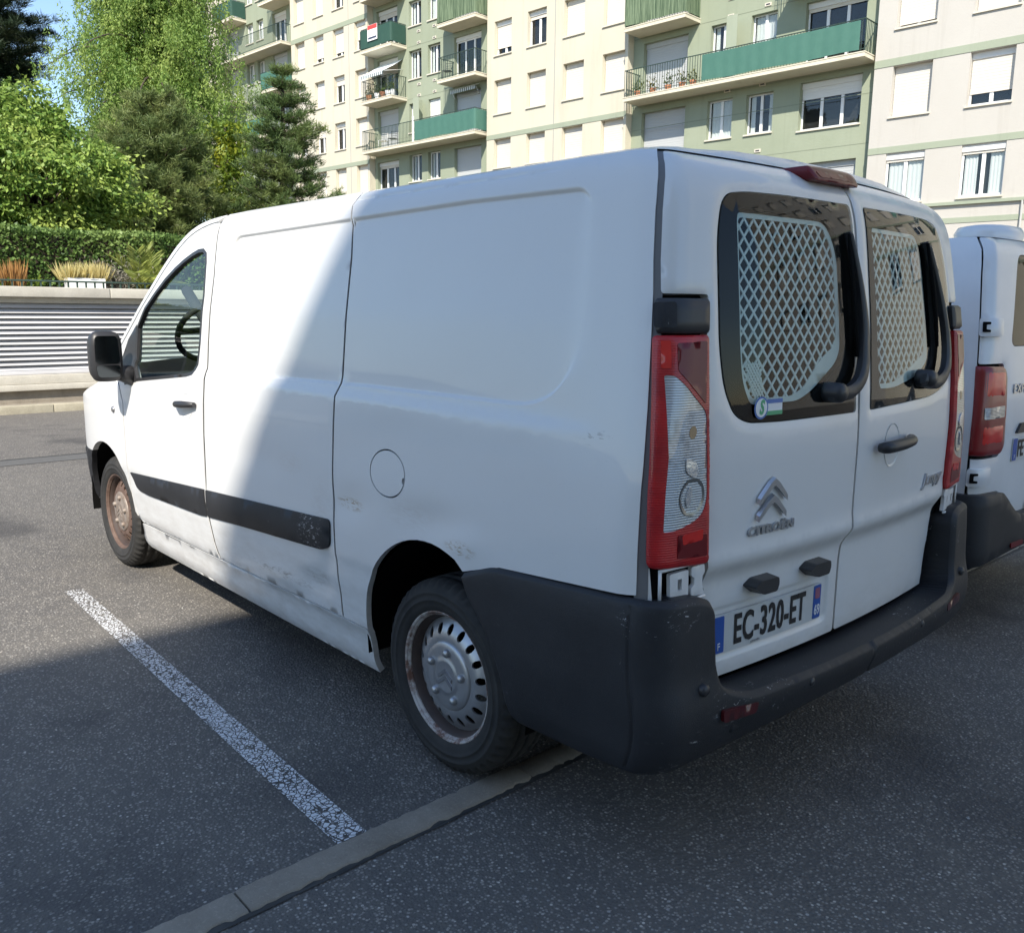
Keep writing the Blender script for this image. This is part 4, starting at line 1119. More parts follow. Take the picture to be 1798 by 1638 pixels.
for side in (1, -1):
    lp = np.array(resample(half, .02))
    def fb(a, b, d, side=side):
        a = np.asarray(a, float); b = np.asarray(b, float)
        pts = np.stack([a, b], 1); ib = int(np.argmin(lp[:, 0] + lp[:, 1] * 1e-3)); cut = [i for i in range(len(lp)) if lp[i, 0] <= ub(0) + .003]
        dd = np.minimum(seg_dist(pts, lp[:cut[0] + 1], False), seg_dist(pts, np.vstack([lp[cut[-1]:], lp[:1]]), False)); er = .018; t = np.clip(dd, 0, er)
        return fm(BB, side, 0, bumper_feat)(a, b, er - np.sqrt(np.maximum(0, er * er - (er - t) ** 2)) + d)
    ex = list(hx)
    for k in (.002, .006, .011, .018):
        q = offset_loop([tuple(p) for p in lp], k); q = q[pip(q, half)]; ex += [tuple(p) for p in q[seg_dist(q, lp) > k * .8]]
    bs.append(panel('rear_bumper', fb, half, .024, .12, (), np.array(ex), 'bumper_plastic', van))
bump = join(bs, 'rear_bumper')
for side in (1, -1):
    for y, z, r in ((.80, .585, .016), (.36, .50, .014)):
        p = surf_pt(BB, ub(y), z, .004, side)
        MB().lathe([(.0, .010), (r * .7, .009), (r, .004), (r * 1.05, -.01)], 16, lambda x, yy, zz: (p[0] - yy, p[1] + x, p[2] + zz)).build('parking_sensor', 'black_trim', bump)
    skin('bumper_reflector', fm(BB, side, .014), rounded([(ub(.745), .520), (ub(.745), .488), (ub(.615), .482), (ub(.605), .510)], .008), .02, .01, m='reflector_red', parent=bump, er=.003)
MB().rbox(-.98, -.86, -.70, .70, .44, .515, .01).build('bumper_step', 'bumper_plastic', bump)

# ================================================================== the place
# ------------------------------------------------------------------ ground
g = MB(); g.add([(-160, -160, 0), (160, -160, 0), (160, 160, 0), (-160, 160, 0)], [(0, 1, 2, 3)])
tag(g.build('ground', 'asphalt', fix=False), kind='structure')
ln = MB(); n = 60; rows = []
for i in range(n + 1):
    x = -.138 + (2.80 + .138) * i / n; c = 1.334 - .028 * (x + .138); w = .050 - .006 * i / n
    rows.append([(x, c - w, .004), (x, c + w, .004)])
ln.grid(rows, False)
tag(ln.build('bay_marking', 'line_paint', fix=False), kind='structure')
def b_seam(m, n, l, b):
    k = NB(n, l); p = k.geo()
    c = k.mix(k.ramp(k.noise(k.vmap(p, (10, 1.2, 1)), 2, 4, .7), .35, .7), (.022, .022, .022), (.09, .088, .082))
    l.new(c, b.inputs['Base Color']); b.inputs['Roughness'].default_value = .8
mat('tar_joint', build=b_seam)
mat('tar_patch', (.085, .084, .082), .85, noise=(30, .7, (.13, .127, .12)))
jn = MB(); ys = np.linspace(9, -9, 90)
jn.grid([[(7.50 + .02 * math.sin(y * 1.3) - .022, y, .004), (7.50 + .02 * math.sin(y * 1.3) + .03, y, .004)] for y in ys], False)
tag(jn.build('road_joint', 'tar_joint', fix=False), kind='structure')
jn = MB(); jn.grid([[(7.14 + .015 * math.sin(y * 2.1), y, .004), (7.47 + .02 * math.sin(y * 1.3), y, .004)] for y in ys], False)
tag(jn.build('road_patch', 'tar_patch', fix=False), kind='structure')

# flush concrete edging between bay and lane: stones laid end to end
kb = empty('kerb'); tag(kb, kind='structure')
r_ = random.Random(3); y = 5.70
while y > -8:
    L = 1.0; y1 = y - L + .006; b = MB(); k = 44; rows = []
    tilt = r_.uniform(-.002, .002); base = .007 + r_.uniform(-.002, .002)
    for i in range(k + 1):
        yy = y + (y1 - y) * i / k; x0 = -.246 + r_.uniform(-.005, .005) + (.012 if r_.random() < .05 else 0); x1 = -.141 + r_.uniform(-.003, .003) - (.008 if r_.random() < .04 else 0)
        if i in (0, k): x0 += .004; x1 -= .004
        h = base + tilt * (i / k - .5)
        rows.append([(x0 - .002, yy, -.05), (x0, yy, h - .004), (x0 + .006, yy, h), (x1 - .006, yy, h), (x1, yy, h - .004), (x1 + .002, yy, -.05)])
    b.grid(rows, True); b.add(rows[0], [(0, 1, 2, 3, 4, 5)]); b.add(rows[-1], [(5, 4, 3, 2, 1, 0)])
    b.build('edging_stone', 'kerb_concrete', kb); y -= L
gm = MB(); rows = []
for i in range(161):
    yy = 6 - 14 * i / 160; rows.append([(-.258 - r_.uniform(0, .006), yy, .0035), (-.238, yy, .0035)])
gm.grid(rows, False); tag(gm.build('joint_dirt', 'tar_joint', fix=False), kind='structure')
st = MB()
for i in range(260):
    x, yy = r_.uniform(-1.9, 4.5), r_.uniform(-3.6, 3.2); s = r_.choice([.002, .003, .003, .004, .006])
    if -.3 < x < -.1: continue
    v = [(x + s * r_.uniform(.6, 1.3) * math.cos(t), yy + s * r_.uniform(.6, 1.3) * math.sin(t), 0.0) for t in (0, 1.6, 3.1, 4.7)]
    st.add(v + [(x, yy, s * .9)], [(0, 1, 4), (1, 2, 4), (2, 3, 4), (3, 0, 4)])
mat('pale_grit', (.36, .35, .33), .8)
tag(st.build('gravel', 'pale_grit'), kind='stuff')

# ------------------------------------------------------------------ garage wall with louvres, terrace above
WX = 12.0
kerb2 = empty('kerb'); tag(kerb2, kind='structure')
yy = 8.0
while yy > -14:
    MB().rbox(11.54, 11.70, yy - .994, yy, -.05, .115 + r_.uniform(-.004, .004), .012).build('kerb_stone', 'kerb_pale', kerb2); yy -= 1.0
pv = MB(); pv.box(11.70, WX + .05, -14, 8, -.05, .10); tag(pv.build('pavement', 'kerb_concrete'), kind='structure')
gw = empty('garage_wall', (WX, -3, 0))
tag(gw, 'low concrete garage wall with pale horizontal louvres beyond the parked van', 'wall')
def wb(name, x0, x1, y0, y1, z0, z1, m, r=.008, parent=gw):
    return MB().rbox(x0 - WX, x1 - WX, y0 + 3, y1 + 3, z0, z1, r).build(name, m, parent)
wb('plinth', 12.02, 12.5, -15, 8, 0.05, .285, 'kerb_concrete')
wb('lower_ledge', 11.93, 12.5, -15, 8, .285, .372, 'wall_concrete')
wb('upper_ledge', 11.96, 12.5, -15, 8, .374, .505, 'wall_concrete')
wb('backing', 12.40, 12.5, -15, 8, .505, 1.60, 'gap_black', .003)
wb('lintel', 12.03, 12.5, -15, 8, 1.535, 1.615, 'wall_concrete')
yy = 8
while yy > -15:
    wb('coping_slab', 11.90, 12.52, yy - 2.494, yy, 1.617, 1.765, 'wall_concrete', .012); yy -= 2.5
wb('bottom_slat', 12.03, 12.09, -15, 8, .508, .566, 'louvre_paint', .006)
slat_me = None
for i in range(13):
    z = .595 + i * .0745
    if slat_me is None:
        b = MB(); b.add([(x, yv, zz) for yv in (-12, 11) for x, zz in ((.0, -.022), (.012, -.026), (.075, .034), (.063, .040))], [(0, 1, 2, 3), (7, 6, 5, 4), (0, 4, 5, 1), (1, 5, 6, 2), (2, 6, 7, 3), (3, 7, 4, 0)])
        slat_me = b.fix('slat'); o = link('slat', slat_me, 'louvre_paint', gw)
    else:
        o = bpy.data.objects.new('slat', slat_me); COL.objects.link(o); o.parent = gw
    o.location = (.035, 0, z)
te = MB(); te.box(12.5, 120, -24, 60, .5, 1.72); tag(te.build('terrace', 'soil'), kind='structure')
rl = empty('terrace_railing', (12.2, -3, 1.765)); tag(rl, 'low dark green metal railing standing on the wall coping', 'railing')
MB().rbox(-.02, .02, -11, 10, .078, .104, .006).build('top_rail', 'railing_green', rl)
bar = MB().box(-.008, .008, -.012, .012, 0, .08).fix('bar'); bar.materials.append(MATS['railing_green'])
yy = -6.0
while yy < 5:
    o = bpy.data.objects.new('bar', bar); COL.objects.link(o); o.parent = rl; o.location = (0, yy, 0); yy += .125

# ------------------------------------------------------------------ apartment building
FA = R(3.5)
FT = np.array([math.cos(FA), math.sin(FA), 0]); FN = np.array([-math.sin(FA), math.cos(FA), 0]); FO = np.array([20, -27.3, 0])
def FP(s, n, z): return tuple(FO + FT * s + FN * n + np.array([0, 0, z]))
bld = empty('apartment_building')
tag(bld, 'long cream and sage green apartment block with green screened balconies behind the vans', 'apartment building')
def fbox(s0, s1, n0, n1, z0, z1, name=None, m=None, parent=bld, mb=None):
    b = mb or MB(); b.box(s0, s1, n0, n1, z0, z1, FP)
    return b.build(name, m, parent) if name else b
REV = .20
def wall(name, s0, s1, z0, z1, n, holes, m, rev=.31):
    ss_ = sorted({s0, s1, *[h[0] for h in holes], *[h[1] for h in holes]}); zz = sorted({z0, z1, *[h[2] for h in holes], *[h[3] for h in holes]})
    ss_ = [v for v in ss_ if s0 <= v <= s1]; zz = [v for v in zz if z0 <= v <= z1]
    b = MB()
    for a, c in zip(ss_, ss_[1:]):
        for d, e in zip(zz, zz[1:]):
            ms, mz = (a + c) / 2, (d + e) / 2
            if any(h[0] < ms < h[1] and h[2] < mz < h[3] for h in holes): continue
            b.add([FP(a, n, d), FP(c, n, d), FP(c, n, e), FP(a, n, e)], [(3, 2, 1, 0)])
    for h in holes:
        a, c, d, e = h
        P = [(a, d), (c, d), (c, e), (a, e)]
        for i in range(4):
            p, q = P[i], P[(i + 1) % 4]
            b.add([FP(p[0], n, p[1]), FP(q[0], n, q[1]), FP(q[0], n - rev, q[1]), FP(p[0], n - rev, p[1])], [(0, 1, 2, 3)])
    return b.build(name, m, bld, fix=False)
def window(h, n, sh=1.0, box=True, cur=0, door=False, shm='shutter_beige', sill=True, leaves=2, parent=bld, set_=.20, glow=None):
    s0, s1, z0, z1 = h
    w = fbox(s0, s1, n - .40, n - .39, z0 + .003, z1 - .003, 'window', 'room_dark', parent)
    f = MB(); fw = .055; box = box and (sh < .97 or door)
    top = z1 - (.20 if box else 0)
    nn = n - set_ - .03
    for a, c in ((s0, s0 + fw), (s1 - fw, s1)): f.box(a, c, nn - .05, nn, z0, top, FP)
    for d, e in ((z0, z0 + .075), (top - fw, top)): f.box(s0 + fw, s1 - fw, nn - .05, nn, d, e, FP)
    for i in range(1, leaves):
        c = s0 + (s1 - s0) * i / leaves; f.box(c - .055, c + .055, nn - .05, nn + .004, z0 + .075, top - fw, FP)
    f.build('frame', 'frame_white', w)
    fbox(s0 + fw, s1 - fw, nn - .03, nn - .027, z0 + .07, top - fw, 'pane', 'window_glass', w)
    if box: fbox(s0 + .004, s1 - .004, n - set_ - .10, n - set_ + .035, z1 - .20, z1 - .004, 'shutter_box', 'shutter_white' if shm != 'shutter_grey' else 'shutter_grey', w)
    if sh > 0:
        b = MB(); zb = top - (top - z0) * sh; nl = max(2, int((top - zb) / .09))
        for i in range(nl):                             # lath curtain, slightly ribbed
            za, zc = top - (top - zb) * i / nl, top - (top - zb) * (i + 1) / nl
            b.add([FP(s0 + .02, n - set_ - .004, za), FP(s1 - .02, n - set_ - .004, za), FP(s1 - .02, n - set_ + .000, zc + .012), FP(s0 + .02, n - set_ + .000, zc + .012), FP(s1 - .02, n - set_ - .004, zc), FP(s0 + .02, n - set_ - .004, zc)], [(0, 1, 2, 3), (3, 2, 4, 5)])
        b.build('shutter', shm, w, fix=False)
    if cur:
        for a, c in ((s0 + .08, s0 + .08 + (s1 - s0) * .33 * cur), (s1 - .08 - (s1 - s0) * .33 * cur, s1 - .08)):
            k = 14; rows = []
            for i in range(k + 1):
                s_ = a + (c - a) * i / k; nv = n - set_ - .10 + .012 * math.sin(i * 1.7); rows.append([FP(s_, nv, z0 + .08), FP(s_, nv, top - .06)])
            MB().grid(rows).build('curtain', 'curtain', w, fix=False)
    if sill and not door:
        b = MB(); b.box(s0 - .04, s1 + .04, n - .20, n + .06, z0 - .06, z0 - .004, FP); b.build('sill', 'sill_stone', w)
    return w
def railing(s0, s1, zb, n1=.65, ends=True, h=1.05, spacing=.115, nwall=-.4):
    b = MB(); zt = zb + h
    b.box(s0, s1, n1 - .05, n1 - .015, zt - .03, zt, FP); b.box(s0, s1, n1 - .045, n1 - .02, zb + .08, zb + .10, FP)
    k = int((s1 - s0) / spacing)
    for i in range(k + 1):
        s_ = s0 + (s1 - s0) * i / k; b.box(s_ - .008, s_ + .008, n1 - .04, n1 - .024, zb, zt - .03, FP)
    if ends:
        for e in (s0 + .02, s1 - .02):
            b.box(e - .016, e + .016, nwall, n1 - .05, zt - .03, zt, FP)
            for i in range(8): nv = nwall + (n1 - nwall - .06) * (i + .5) / 8; b.box(e - .008, e + .008, nv - .008, nv + .008, zb, zt - .03, FP)
    return b
def balcony(s0, s1, zb, screen=None, rail=True, scr_s=None, nwall=-.4, n1=.65):
    w = MB()
    w.box(s0, s1, nwall, n1, zb, zb + .13, FP); w.box(s0 - .015, s1 + .015, nwall, n1 + .015, zb + .13, zb + .165, FP)
    sl = w.build('balcony', 'slab_cream', bld); zt = zb + .165
    if rail: railing(s0 + .04, s1 - .04, zt, n1 - .01).build('railing', 'railing_green', sl)['kind'] = 'stuff'
    if screen:
        a, c = scr_s or (s0 + .02, s1 - .02)
        kind, m = screen
        b = MB(); hgt = .98 if kind == 'cloth' else 1.12; k = max(8, int((c - a) / (.10 if kind == 'cloth' else .035)))
        def lay(path):
            rows = []
            for i, (s_, nv) in enumerate(path):
                j = .012 * math.sin(i * 1.3) + .008 * math.sin(i * .37) if kind == 'cloth' else .012 * (1 if i % 2 else -1)
                dz = .03 * math.sin(i * .23) if kind == 'cloth' else .03 * math.sin(i * 1.9) * (i % 3 == 0)
                rows.append([FP(s_, nv + j, zt + .05 + dz * .6), FP(s_, nv + j * .5, zt + .05 + hgt * .5), FP(s_, nv + j * .3, zt + hgt + dz * .2)])
            return rows
        path = [(a + (c - a) * i / k, n1 + .005) for i in range(k + 1)]
        if c >= s1 - .1: path += [(s1 - .005, n1 - (n1 - nwall - .05) * i / 8) for i in range(1, 9)]
        if a <= s0 + .1: path = [(s0 + .005, nwall + .05 + (n1 - nwall - .05) * i / 8) for i in range(8)] + path
        b.grid(lay(path)); b.build('balcony_screen', m, sl, fix=False)
    return sl
SH = lambda k: [1.0, .95, 1.0, .75, 1.0, 0, 1.0, .3][k % 8]
wr = random.Random(11)
# --- cream sections -----------------------------------------------------------------
def cream(s0, s1, cols, rows, states, m, bands, joints=(), z1=24):
    holes = [(c0, c1, zs, zt) for (zt, zs) in rows for (c0, c1) in cols]
    wall('wall', s0, s1, 0, z1, 0.0, holes, m)
    for ri, (zt, zs) in enumerate(rows):
        for ci, (c0, c1) in enumerate(cols):
            k = states.get((ri, ci), None)
            if k is None: k = dict(sh=SH(wr.randrange(8)))
            window((c0, c1, zs, zt), 0.0, **k)
    for zb, zt in bands: fbox(s0, s1, -.01, .018, zb, zt, 'wall_band', 'band_green')
    for j in joints: fbox(j - .018, j + .018, .0, .012, 0, z1, 'expansion_joint', 'pipe_grey')
cl, op = dict(sh=1.0), dict(sh=0)
mat('wall_joint', (.21, .235, .17), .9)
cream(3.62, 12.05, [(10.42, 11.55), (8.23, 9.40), (6.0, 7.19), (3.76, 4.96)],
      [(14.83, 13.33), (12.21, 10.69), (9.54, 8.22), (6.85, 5.4), (17.45, 15.95), (20.1, 18.6)],
      {(0, 0): dict(sh=.76), (0, 1): dict(sh=.12, cur=0), (0, 2): cl, (0, 3): cl, (1, 0): cl, (1, 1): cl, (1, 2): cl, (1, 3): cl, (2, 0): cl, (2, 1): cl, (2, 2): cl, (2, 3): cl}, 'render_cream', [(9.56, 9.77)], [7.70])
cream(21.50, 29.15, [(27.70, 28.76), (25.71, 26.74), (23.71, 24.78), (21.66, 22.70)],
      [(19.60, 18.10), (17.04, 15.55), (14.52, 13.06), (11.98, 10.50), (9.44, 7.95), (6.8, 5.4)],
      {(0, 0): cl, (0, 1): cl, (0, 2): dict(sh=.2), (1, 0): cl, (1, 1): dict(sh=.78), (1, 2): dict(sh=.80), (1, 3): dict(sh=.55), (2, 0): dict(sh=1, shm='shutter_beige'), (2, 1): dict(sh=1, shm='shutter_white'), (2, 2): dict(sh=.22),
       (2, 3): cl, (3, 0): dict(sh=.6), (3, 1): dict(sh=.3), (3, 2): dict(sh=.1), (3, 3): cl, (4, 0): cl, (4, 1): cl, (4, 2): cl, (4, 3): cl}, 'render_cream', [(17.05, 17.30), (9.45, 9.67)], [23.25])
cream(37.60, 39.65, [], [], {}, 'render_cream', [(17.05, 17.30), (9.45, 9.67)])
cream(-15.3, -6.85, [(-8.76, -7.48), (-11.20, -9.90), (-13.62, -12.32)],
      [(12.35, 10.81), (9.63, 8.02), (6.83, 5.23), (15.1, 13.6), (17.8, 16.3), (20.5, 19.0)],
      {(0, 0): dict(sh=.92), (0, 1): cl, (1, 0): cl, (1, 1): dict(sh=.74), (2, 0): dict(sh=.06, cur=1.2, set_=.09), (2, 1): dict(sh=.06, cur=.9, set_=.09)}, 'render_pale', [(9.64, 9.88), (6.85, 7.06), (4.43, 4.60)])
fbox(-15.3, -6.85, .0, .10, 5.00, 5.10, 'cornice', 'band_green')
MB().tube([FP(-11.84, .07, 0), FP(-11.84, .07, 5.0)], .035, 8).build('downpipe', 'pipe_grey', bld)
cream(-33.2, -24.2, [(-26.6, -25.3), (-29.0, -27.7), (-31.6, -30.3)], [(12.35, 10.81), (9.63, 8.02), (6.83, 5.23), (15.1, 13.6), (17.8, 16.3), (20.5, 19.0)], {}, 'render_cream', [(9.64, 9.88), (6.85, 7.06)])
cream(-48.0, -33.2, [(-35.6, -34.3), (-38.0, -36.7), (-40.6, -39.3), (-43.0, -41.7), (-45.6, -44.3)], [(12.35, 10.81), (9.63, 8.02), (6.83, 5.23), (15.1, 13.6), (17.8, 16.3)], {}, 'render_pale', [(9.64, 9.88)])
# --- green recessed sections --------------------------------------------------------
GN = -.40
def green(s0, s1, holes_states, z1=24):
    wall('wall', s0, s1, 0, z1, GN, [h for h, k in holes_states], 'render_green', .31)
    for h, k in holes_states: window(h, GN, **k)
    for e, sg in ((s0, 1), (s1, -1)):
        b = MB(); b.add([FP(e, GN - .01, 0), FP(e, 0.0, 0), FP(e, 0.0, z1), FP(e, GN - .01, z1)], [(0, 1, 2, 3)]); b.build('wall_return', 'render_cream', bld, fix=False)
dg = dict(sh=.80, shm='shutter_grey', door=True, set_=.10)
do = dict(sh=0, door=True, leaves=3, set_=.16)
wo_ = dict(sh=0, box=False, set_=.17, cur=.55)
G2 = [((19.38, 21.20, 15.17, 17.36), dict(sh=.12, door=True, leaves=3)), ((17.41, 18.42, 16.05, 17.28), wo_), ((15.91, 16.88, 16.05, 17.30), dict(sh=0, box=False, cur=1.2, set_=.17)), ((12.90, 14.86, 15.3, 17.4), dg),
      ((19.38, 21.20, 12.60, 14.82), dict(sh=.3, door=True, leaves=3)), ((17.41, 18.44, 13.43, 14.85), wo_), ((15.91, 16.90, 13.46, 14.87), wo_), ((12.88, 14.85, 12.72, 14.84), dict(sh=0, door=True, leaves=3, set_=.16)),
      ((19.38, 21.20, 10.05, 12.20), dict(sh=.98, door=True, shm='shutter_grey')), ((17.44, 18.45, 10.75, 12.22), wo_), ((15.92, 16.87, 10.75, 12.22), dict(sh=.98, shm='shutter_white', set_=.12)), ((12.88, 14.85, 10.05, 12.20), dict(sh=1, door=True, shm='shutter_grey')),
      ((19.37, 21.30, 8.05, 9.50), dict(sh=.12, leaves=3)), ((17.43, 18.46, 8.22, 9.62), wo_), ((15.93, 16.91, 8.22, 9.60), wo_), ((12.85, 14.85, 8.13, 9.55), dict(sh=.97, shm='shutter_grey', leaves=3)),
      ((19.38, 21.20, 17.80, 20.0), dg), ((17.41, 18.42, 18.65, 20.0), wo_), ((15.91, 16.88, 18.65, 20.0), wo_), ((12.90, 14.86, 17.9, 20.0), dg)]
green(12.05, 21.50, G2)
G3 = [((.95, 3.11, 12.75, 15.0), dg), ((.95, 3.10, 10.15, 12.38), dict(sh=.98, door=True, shm='shutter_grey')), ((-1.12, -.10, 11.02, 12.43), wo_), ((-2.90, -1.84, 11.02, 12.45), dict(sh=0, box=False, set_=.17, cur=1.3)), ((-6.26, -4.02, 10.15, 12.42), dict(sh=.06, door=True, leaves=3)),
      ((.95, 3.10, 7.85, 9.66), dict(sh=.985, shm='shutter_grey', leaves=3)), ((-1.20, -.08, 8.20, 9.66), dict(sh=0, box=False, set_=.17, cur=1.4)), ((-2.92, -1.80, 8.19, 9.63), wo_), ((-6.28, -3.98, 8.06, 9.72), dict(sh=.26, leaves=3, shm='shutter_white')),
      ((-6.26, -4.02, 5.35, 6.89), dict(sh=.35, leaves=3, shm='shutter_grey')), ((-1.12, -.10, 5.5, 6.9), wo_), ((-2.90, -1.84, 5.5, 6.9), wo_), ((.95, 3.1, 5.4, 6.9), dg),
      ((-1.12, -.10, 13.75, 15.1), wo_), ((-2.90, -1.84, 13.75, 15.1), wo_), ((-6.26, -4.02, 12.85, 15.1), dg), ((.95, 3.11, 15.5, 17.7), dg), ((-6.26, -4.02, 15.5, 17.7), dg), ((-1.12, -.10, 16.4, 17.8), wo_), ((-2.90, -1.84, 16.4, 17.8), wo_)]
green(-6.85, 3.62, G3)
G1 = []
for zt, zs, zd in ((19.46, 18.25, 17.3), (17.02, 15.74, 14.8), (14.52, 13.2, 12.3), (12.0, 10.6, 9.8), (9.45, 8.1, 7.3), (21.9, 20.6, 19.8)):
    G1 += [((30.24, 31.85, zd, zt), dict(sh=.15, door=True, leaves=3) if zt > 19 else dg), ((32.95, 33.78, zs, zt), wo_), ((34.20, 35.12, zs, zt), wo_), ((36.12, 37.46, zd, zt), dict(sh=.75, shm='shutter_grey', door=True))]
green(29.15, 37.60, G1)
G4 = []
for zt, zs, zd in ((12.43, 11.0, 10.15), (9.66, 8.2, 7.5), (6.9, 5.5, 4.8), (15.1, 13.7, 12.85), (17.8, 16.4, 15.5)):
    G4 += [((-17.9, -16.0, zd, zt), dg), ((-20.0, -19.0, zs, zt), wo_), ((-21.6, -20.6, zs, zt), wo_), ((-23.6, -22.2, zd, zt), dg)]
green(-24.2, -15.3, G4)
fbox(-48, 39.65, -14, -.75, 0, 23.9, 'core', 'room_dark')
fbox(-48, 39.65, -14, .10, 24.0, 24.5, 'parapet', 'slab_cream')
b = MB(); b.add([FP(39.65, 0, 0), FP(39.65, -14, 0), FP(39.65, -14, 24), FP(39.65, 0, 24)], [(0, 1, 2, 3)]); b.build('end_wall', 'render_cream', bld, fix=False)
# --- balconies ----------------------------------------------------------------------
GR, DK, RD = ('cloth', 'screen_green'), ('cloth', 'screen_dark'), ('reed', 'reed_green')
bal = {}
bal['L1'] = balcony(18.62, 21.30, 15.00, DK); balcony(18.62, 21.30, 17.60, DK)
bal['L2'] = balcony(18.62, 21.30, 12.40)
bal['long2'] = balcony(12.20, 21.32, 9.83, GR, True, (12.22, 16.75))
bal['R1'] = balcony(12.20, 14.95, 15.08, RD); bal['R2'] = balcony(12.20, 14.95, 12.50); balcony(12.20, 14.95, 17.75, RD)
bal['long3'] = balcony(-6.75, 3.32, 9.96, GR, True, (-6.55, -.42))
bal['up3'] = balcony(.42, 3.36, 12.64, RD); balcony(-6.75, -3.45, 12.74); balcony(-6.75, 3.32, 15.5, GR)
balcony(29.25, 37.5, 17.08); balcony(29.25, 31.75, 19.62); balcony(35.0, 37.5, 19.58, DK); bal['g1'] = balcony(29.25, 31.75, 14.56, GR); balcony(35.0, 37.5, 14.56)
balcony(29.25, 37.5, 12.0, GR, True, (31, 34))
for z in (7.3, 10.0, 12.7, 15.4): balcony(-23.9, -15.6, z, GR if z in (7.3, 12.7) else RD, True, (-21, -15.7))
# white post in the middle of the long balcony railing
fbox(16.86, 16.93, .585, .66, 9.99, 11.25, 'rail_post', 'frame_white', bal['long2'])
# estate board on the balcony rail
sg = fbox(19.70, 20.55, .70, .715, 15.50, 16.28, 'sign', 'sign_white', None); sg.parent = None
tag(sg, 'white and red board hung on the dark green balcony screen', 'sign')
fbox(19.72, 20.53, .716, .720, 16.06, 16.27, 'red_strip', 'sign_red', sg); fbox(19.76, 20.48, .716, .720, 15.58, 15.68, 'text_line', 'sign_dark', sg)
# awnings
def awning(s0, s1, zt, zb, n0, n1, label, striped):
    aw = empty('awning', FP((s0 + s1) / 2, n0, zt)); aw.rotation_euler = (0, 0, FA)
    tag(aw, label, 'awning')
    def loc(s, n, z): return (s - (s0 + s1) / 2, n - n0, z - zt)
    b = MB(); k = 18
    b.grid([[loc(s0 + (s1 - s0) * i / k, n0, zt), loc(s0 + (s1 - s0) * i / k, (n0 + n1) / 2, (zt + zb) / 2 - .03), loc(s0 + (s1 - s0) * i / k, n1, zb)] for i in range(k + 1)]); b.build('canopy', 'awning_white', aw, fix=False)
    for par, mm in ((0, 'awning_dark'), (1, 'awning_white')):
        b = MB(); k = 24
        for i in range(k):
            if i % 2 != par: continue
            a, c = s0 + (s1 - s0) * i / k, s0 + (s1 - s0) * (i + 1) / k
            b.add([loc(a, n1, zb), loc(c, n1, zb), loc(c, n1 + .01, zb - .17), loc(a, n1 + .01, zb - .17)], [(0, 1, 2, 3)])
        b.build('valance', mm, aw, fix=False)
    for s_ in (s0 + .03, s1 - .03): MB().tube([loc(s_, n0, zt - .5), loc(s_, n1, zb)], .015, 5).build('arm', 'frame_white', aw)
    return aw
awning(18.95, 20.95, 14.55, 13.75, GN + .02, .95, 'white awning let down over the potted plants on the balcony', True)
awning(12.95, 14.80, 12.42, 12.28, GN + .02, -.10, 'rolled up awning with a striped valance above a closed balcony shutter', True)
# small things on the balconies
def pot(s, n, z, r, h, m, plant, name='flower_pot', label='', ph=.4, pm='leaf_pot'):
    p = empty(name, FP(s, n, z)); tag(p, label, 'plant pot', 'potted plants on the balconies')
    b = MB(); b.grid([[(rr * math.cos(t), rr * math.sin(t), zz) for t in [2 * math.pi * i / 10 for i in range(10)]] for rr, zz in ((r * .7, 0), (r, h), (r * .85, h), (0.0, h - .03))], True, False, True); b.build('pot', m, p)
    if plant:
        V = []; F = []; q = random.Random(int(s * 100))
        for i in range(90):
            c = np.array([q.gauss(0, r * .8), q.gauss(0, r * .8), h + abs(q.gauss(0, ph * .55))]); d = np.array([q.gauss(0, 1), q.gauss(0, 1), q.gauss(.4, .8)]); d /= np.linalg.norm(d)
            sdv = np.cross(d, [0, 0, 1]) + 1e-3; sdv /= np.linalg.norm(sdv); L = .13
            o = len(V); V += [c, c + d * L * .5 + sdv * .03, c + d * L, c + d * L * .5 - sdv * .03]; F.append((o, o + 1, o + 2, o + 3))
        link('leaves', arrays_mesh('leaves', np.array(V), F), pm, p)
for i, (s, r, m) in enumerate(((20.9, .17, 'wood_orange'), (20.2, .15, 'frame_white'), (19.7, .16, 'terracotta'), (19.25, .15, 'frame_white'), (18.85, .13, 'frame_white'))):
    pot(s, .40, 12.57, r, .32, m, True, label=['square wooden planter at the left end of the awning balcony', 'white pot next to the wooden planter under the awning', 'terracotta pot in the middle of the row under the awning', 'white pot right of the terracotta pot under the awning', 'small white pot at the right end of the awning balcony'][i], ph=.5)
for i, s in enumerate((2.75, 2.0, 1.25, .6, .1)):
    pot(s, .42, 10.13, .14, .2, 'terracotta', True, label=['terracotta trough plant at the left end of the long open railing', 'terracotta pot of trailing plant left of the closed shutter middle', 'terracotta pot with climbing stem before the closed shutter', 'terracotta pot right of the closed shutter on the long balcony', 'terracotta pot close to the green cloth screen'][i], ph=.35)
def chair(s, n, z, label, m='metal_dark'):
    c = empty('balcony_chair', FP(s, n, z)); c.rotation_euler = (0, 0, FA + .4); tag(c, label, 'chair', 'chairs on the balconies')
    MB().rbox(-.2, .2, -.2, .2, .42, .45, .01).build('seat', m, c)
    for x in (-.18, .18):
        MB().tube([(x, -.19, .0), (x, -.19, .86)], .013, 5).build('leg', m, c); MB().tube([(x, .19, 0), (x, .19, .43)], .013, 5).build('leg', m, c)
    for zz in (.62, .72, .84): MB().tube([(-.18, -.19, zz), (.18, -.19, zz)], .012, 5).build('back_bar', m, c)
chair(19.9, .25, 10.0, 'pale folding chair behind the open left part of the long railing', 'shutter_white')
chair(19.0, .30, 10.0, 'dark folding chair nearest the white railing post')
chair(14.6, .28, 12.67, 'dark chair at the left end of the small open balcony')
